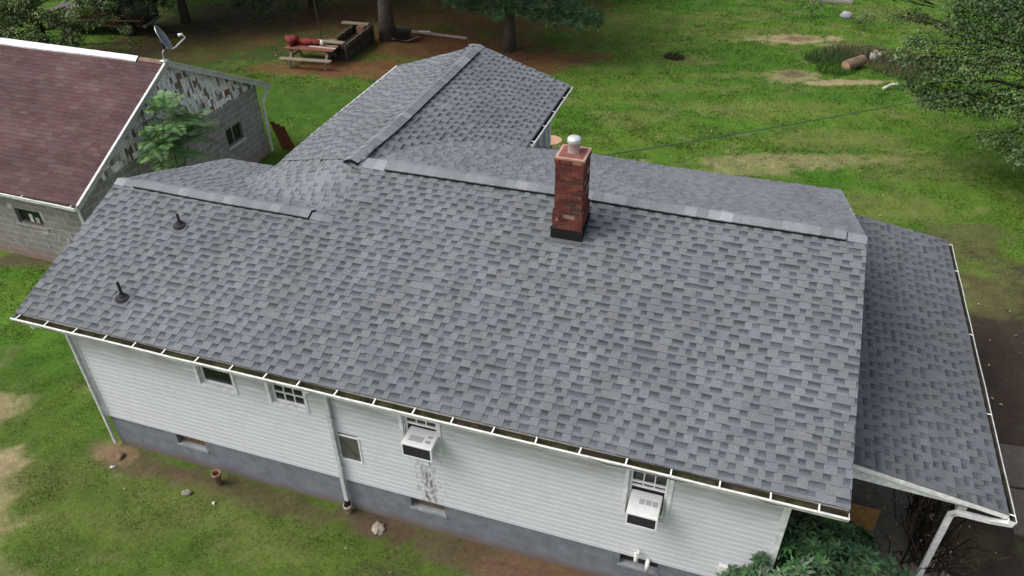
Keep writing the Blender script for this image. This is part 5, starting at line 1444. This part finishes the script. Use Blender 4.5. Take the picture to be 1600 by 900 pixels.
# leafless vines tangled round the porch corner
rnd = random.Random(61)
vn = thing("vine_tangle", "tangle of dark bare vines between the iron porch post and the white downspout", "vine", (2.1, 2.4, 0))
mb = MB()
for i in range(85):
    x, y = rnd.uniform(-.3, .3), rnd.uniform(-.55, 1.0); z = rnd.uniform(0, .5); pts = []
    dx, dy = rnd.uniform(-.12, .12), rnd.uniform(-.15, .15)
    for k in range(7):
        pts.append((x + dx * k + rnd.uniform(-.05, .05), y + dy * k + rnd.uniform(-.05, .05), z + k * rnd.uniform(.12, .26)))
    mb.tube(pts, [.016, .015, .013, .012, .01, .008, .005], 5, rnd.choice([(.03, .025, .02), (.045, .035, .028), (.025, .022, .02), (.07, .05, .04)]), caps=False)
mb.build("stems", MT['bark'], vn)
n_ = 130; pv = rg.uniform((-.35, -.6, .1), (.35, 1.0, 1.6), (n_, 3)); l_ = rg.uniform(.04, .08, n_)
np_mesh("dry_leaves", leaf_polys(pv, rand_dirs(n_, rg), rand_dirs(n_, rg), l_, l_ * .6), 4, np.array([(.3, .26, .22), (.2, .1, .06), (.12, .1, .08), (.4, .37, .33)])[rg.integers(0, 4, n_)], MT['leaf'], vn)
# scraps of bark and rotten wood beside the porch
rnd = random.Random(51)
mb = MB()
for i in range(9):
    a = rnd.uniform(1.2, 1.9); x, y = rnd.uniform(2.15, 2.4), rnd.uniform(3.0, 4.6); L = rnd.uniform(.3, .7)
    mb.beam((x, y, .05 + i * .012), (x + math.cos(a) * L, y + math.sin(a) * L, .08 + i * .014), rnd.uniform(.06, .13), .02, rnd.choice([(.2, .08, .04), (.28, .13, .07), (.14, .06, .035)]))
o = mb.build("bark_scraps", MT['wood']); tag(o, "reddish scraps of split wood strewn beside the porch slab", "scrap wood", None, "stuff")

# ------------------------------------------------------------------ grass blades and fallen leaves
rg = np.random.default_rng(99)
def inside_buildings(x, y):
    a = (x > -13.9) & (x < -.6) & (y > .28) & (y < 9.0)
    a |= (x > -11.8) & (x < -7.3) & (y > 6) & (y < 11.2)
    a |= (x > -.7) & (x < 2.1) & (y > 1.7) & (y < 9.2)
    a |= (x > -27) & (x < -18.4) & (y > 5.2) & (y < 13.9)
    a |= (x > 3.4) & (x < 5.1) & (y > 3.7) & (y < 7.2)
    return a
def seen(x, y):
    d = np.stack([x - CAM_POS.x, y - CAM_POS.y, np.full(len(x), -CAM_POS.z)], 1)
    z = d @ np.array(F_); r = (d @ np.array(R_)) / z; u = (d @ np.array(U_)) / z
    return (np.abs(r) < .80) & (np.abs(u) < .50)
def scatter(n, x0, x1, y0, y1):
    x = rg.uniform(x0, x1, n); y = rg.uniform(y0, y1, n)
    k = seen(x, y) & ~inside_buildings(x, y)
    return x[k], y[k]
xs_, ys_, hs_, ws_ = [], [], [], []
for (n, box_, h, w) in ((300000, (-25, 6, -5, 3), .055, .0125), (270000, (-26, 12, 3, 20), .09, .026), (330000, (-46, 16, 18, 44), .11, .038)):
    x, y = scatter(n, *box_); xs_.append(x); ys_.append(y); hs_.append(np.full(len(x), h)); ws_.append(np.full(len(x), w))
x = np.concatenate(xs_); y = np.concatenate(ys_); h = np.concatenate(hs_); w = np.concatenate(ws_)
c, g = ground_col(x, y)
clump = np.clip(.75 + .6 * fbm(x * 1.6, y * 1.6, 71, 3), .3, 1.5)
keep = rg.random(len(x)) < (.12 + .88 * g) * np.clip(clump, .3, 1)
x, y, h, w, c, g, clump = x[keep], y[keep], h[keep], w[keep], c[keep], g[keep], clump[keep]
n = len(x)
d = rg.normal(size=(n, 3)) * .75; d[:, 2] = 1; d /= np.linalg.norm(d, axis=1, keepdims=True)
L = h * rg.uniform(.5, 1.25, n) * (.45 + .55 * g) * clump
p = np.stack([x, y, ground_z(x, y) - .005], 1)
s = np.cross(d, rand_dirs(n, rg)); s /= np.linalg.norm(s, axis=1, keepdims=True)
V = np.stack([p - s * (w * .5)[:, None], p + s * (w * .5)[:, None], p + d * L[:, None]], 1).reshape(-1, 3)
tint = rg.uniform(.6, 1.6, (n, 1)); yl = rg.random((n, 1)) < .06
cc = np.where(yl, np.array([[.26, .23, .1]]), c * tint)
o = np_mesh("grass", V, 3, cc, MT['grass']); tag(o, "short mown grass blades of the lawn", "grass", None, "stuff")

n = 900
x = np.concatenate([rg.uniform(-24, 10, 520), rg.uniform(2.5, 7, 110), rg.uniform(-15, -1, 12)]); y = np.concatenate([rg.uniform(12, 34, 520), rg.uniform(2, 14, 110), rg.uniform(-3, .2, 12)])
k = ~inside_buildings(x, y); x, y = x[k], y[k]; n = len(x)
p = np.stack([x, y, ground_z(x, y) + .05], 1)
nr = rand_dirs(n, rg) * .5 + np.array([0, 0, 1]); l = rg.uniform(.05, .11, n)
V = leaf_polys(p, nr, rand_dirs(n, rg), l, l * .6)
nf = 170; xp = rg.uniform(-.5, 1.95, nf); yp = 1.8 + 3.2 * rg.random(nf) ** 1.4
p = np.concatenate([p, np.stack([xp, yp, np.full(nf, .352)], 1)]); n += nf
nr = rand_dirs(n, rg) * .4 + np.array([0, 0, 1]); l = rg.uniform(.05, .11, n); V = leaf_polys(p, nr, rand_dirs(n, rg), l, l * .6)
cs = np.array([(.3, .2, .1), (.42, .33, .2), (.2, .12, .06), (.55, .5, .38), (.16, .14, .05)])
o = np_mesh("fallen_leaves", V, 4, cs[rg.integers(0, 5, n)] * rg.uniform(.7, 1.2, (n, 1)), MT['leaf']); tag(o, "dry fallen leaves scattered over the lawn", "leaves", None, "stuff")
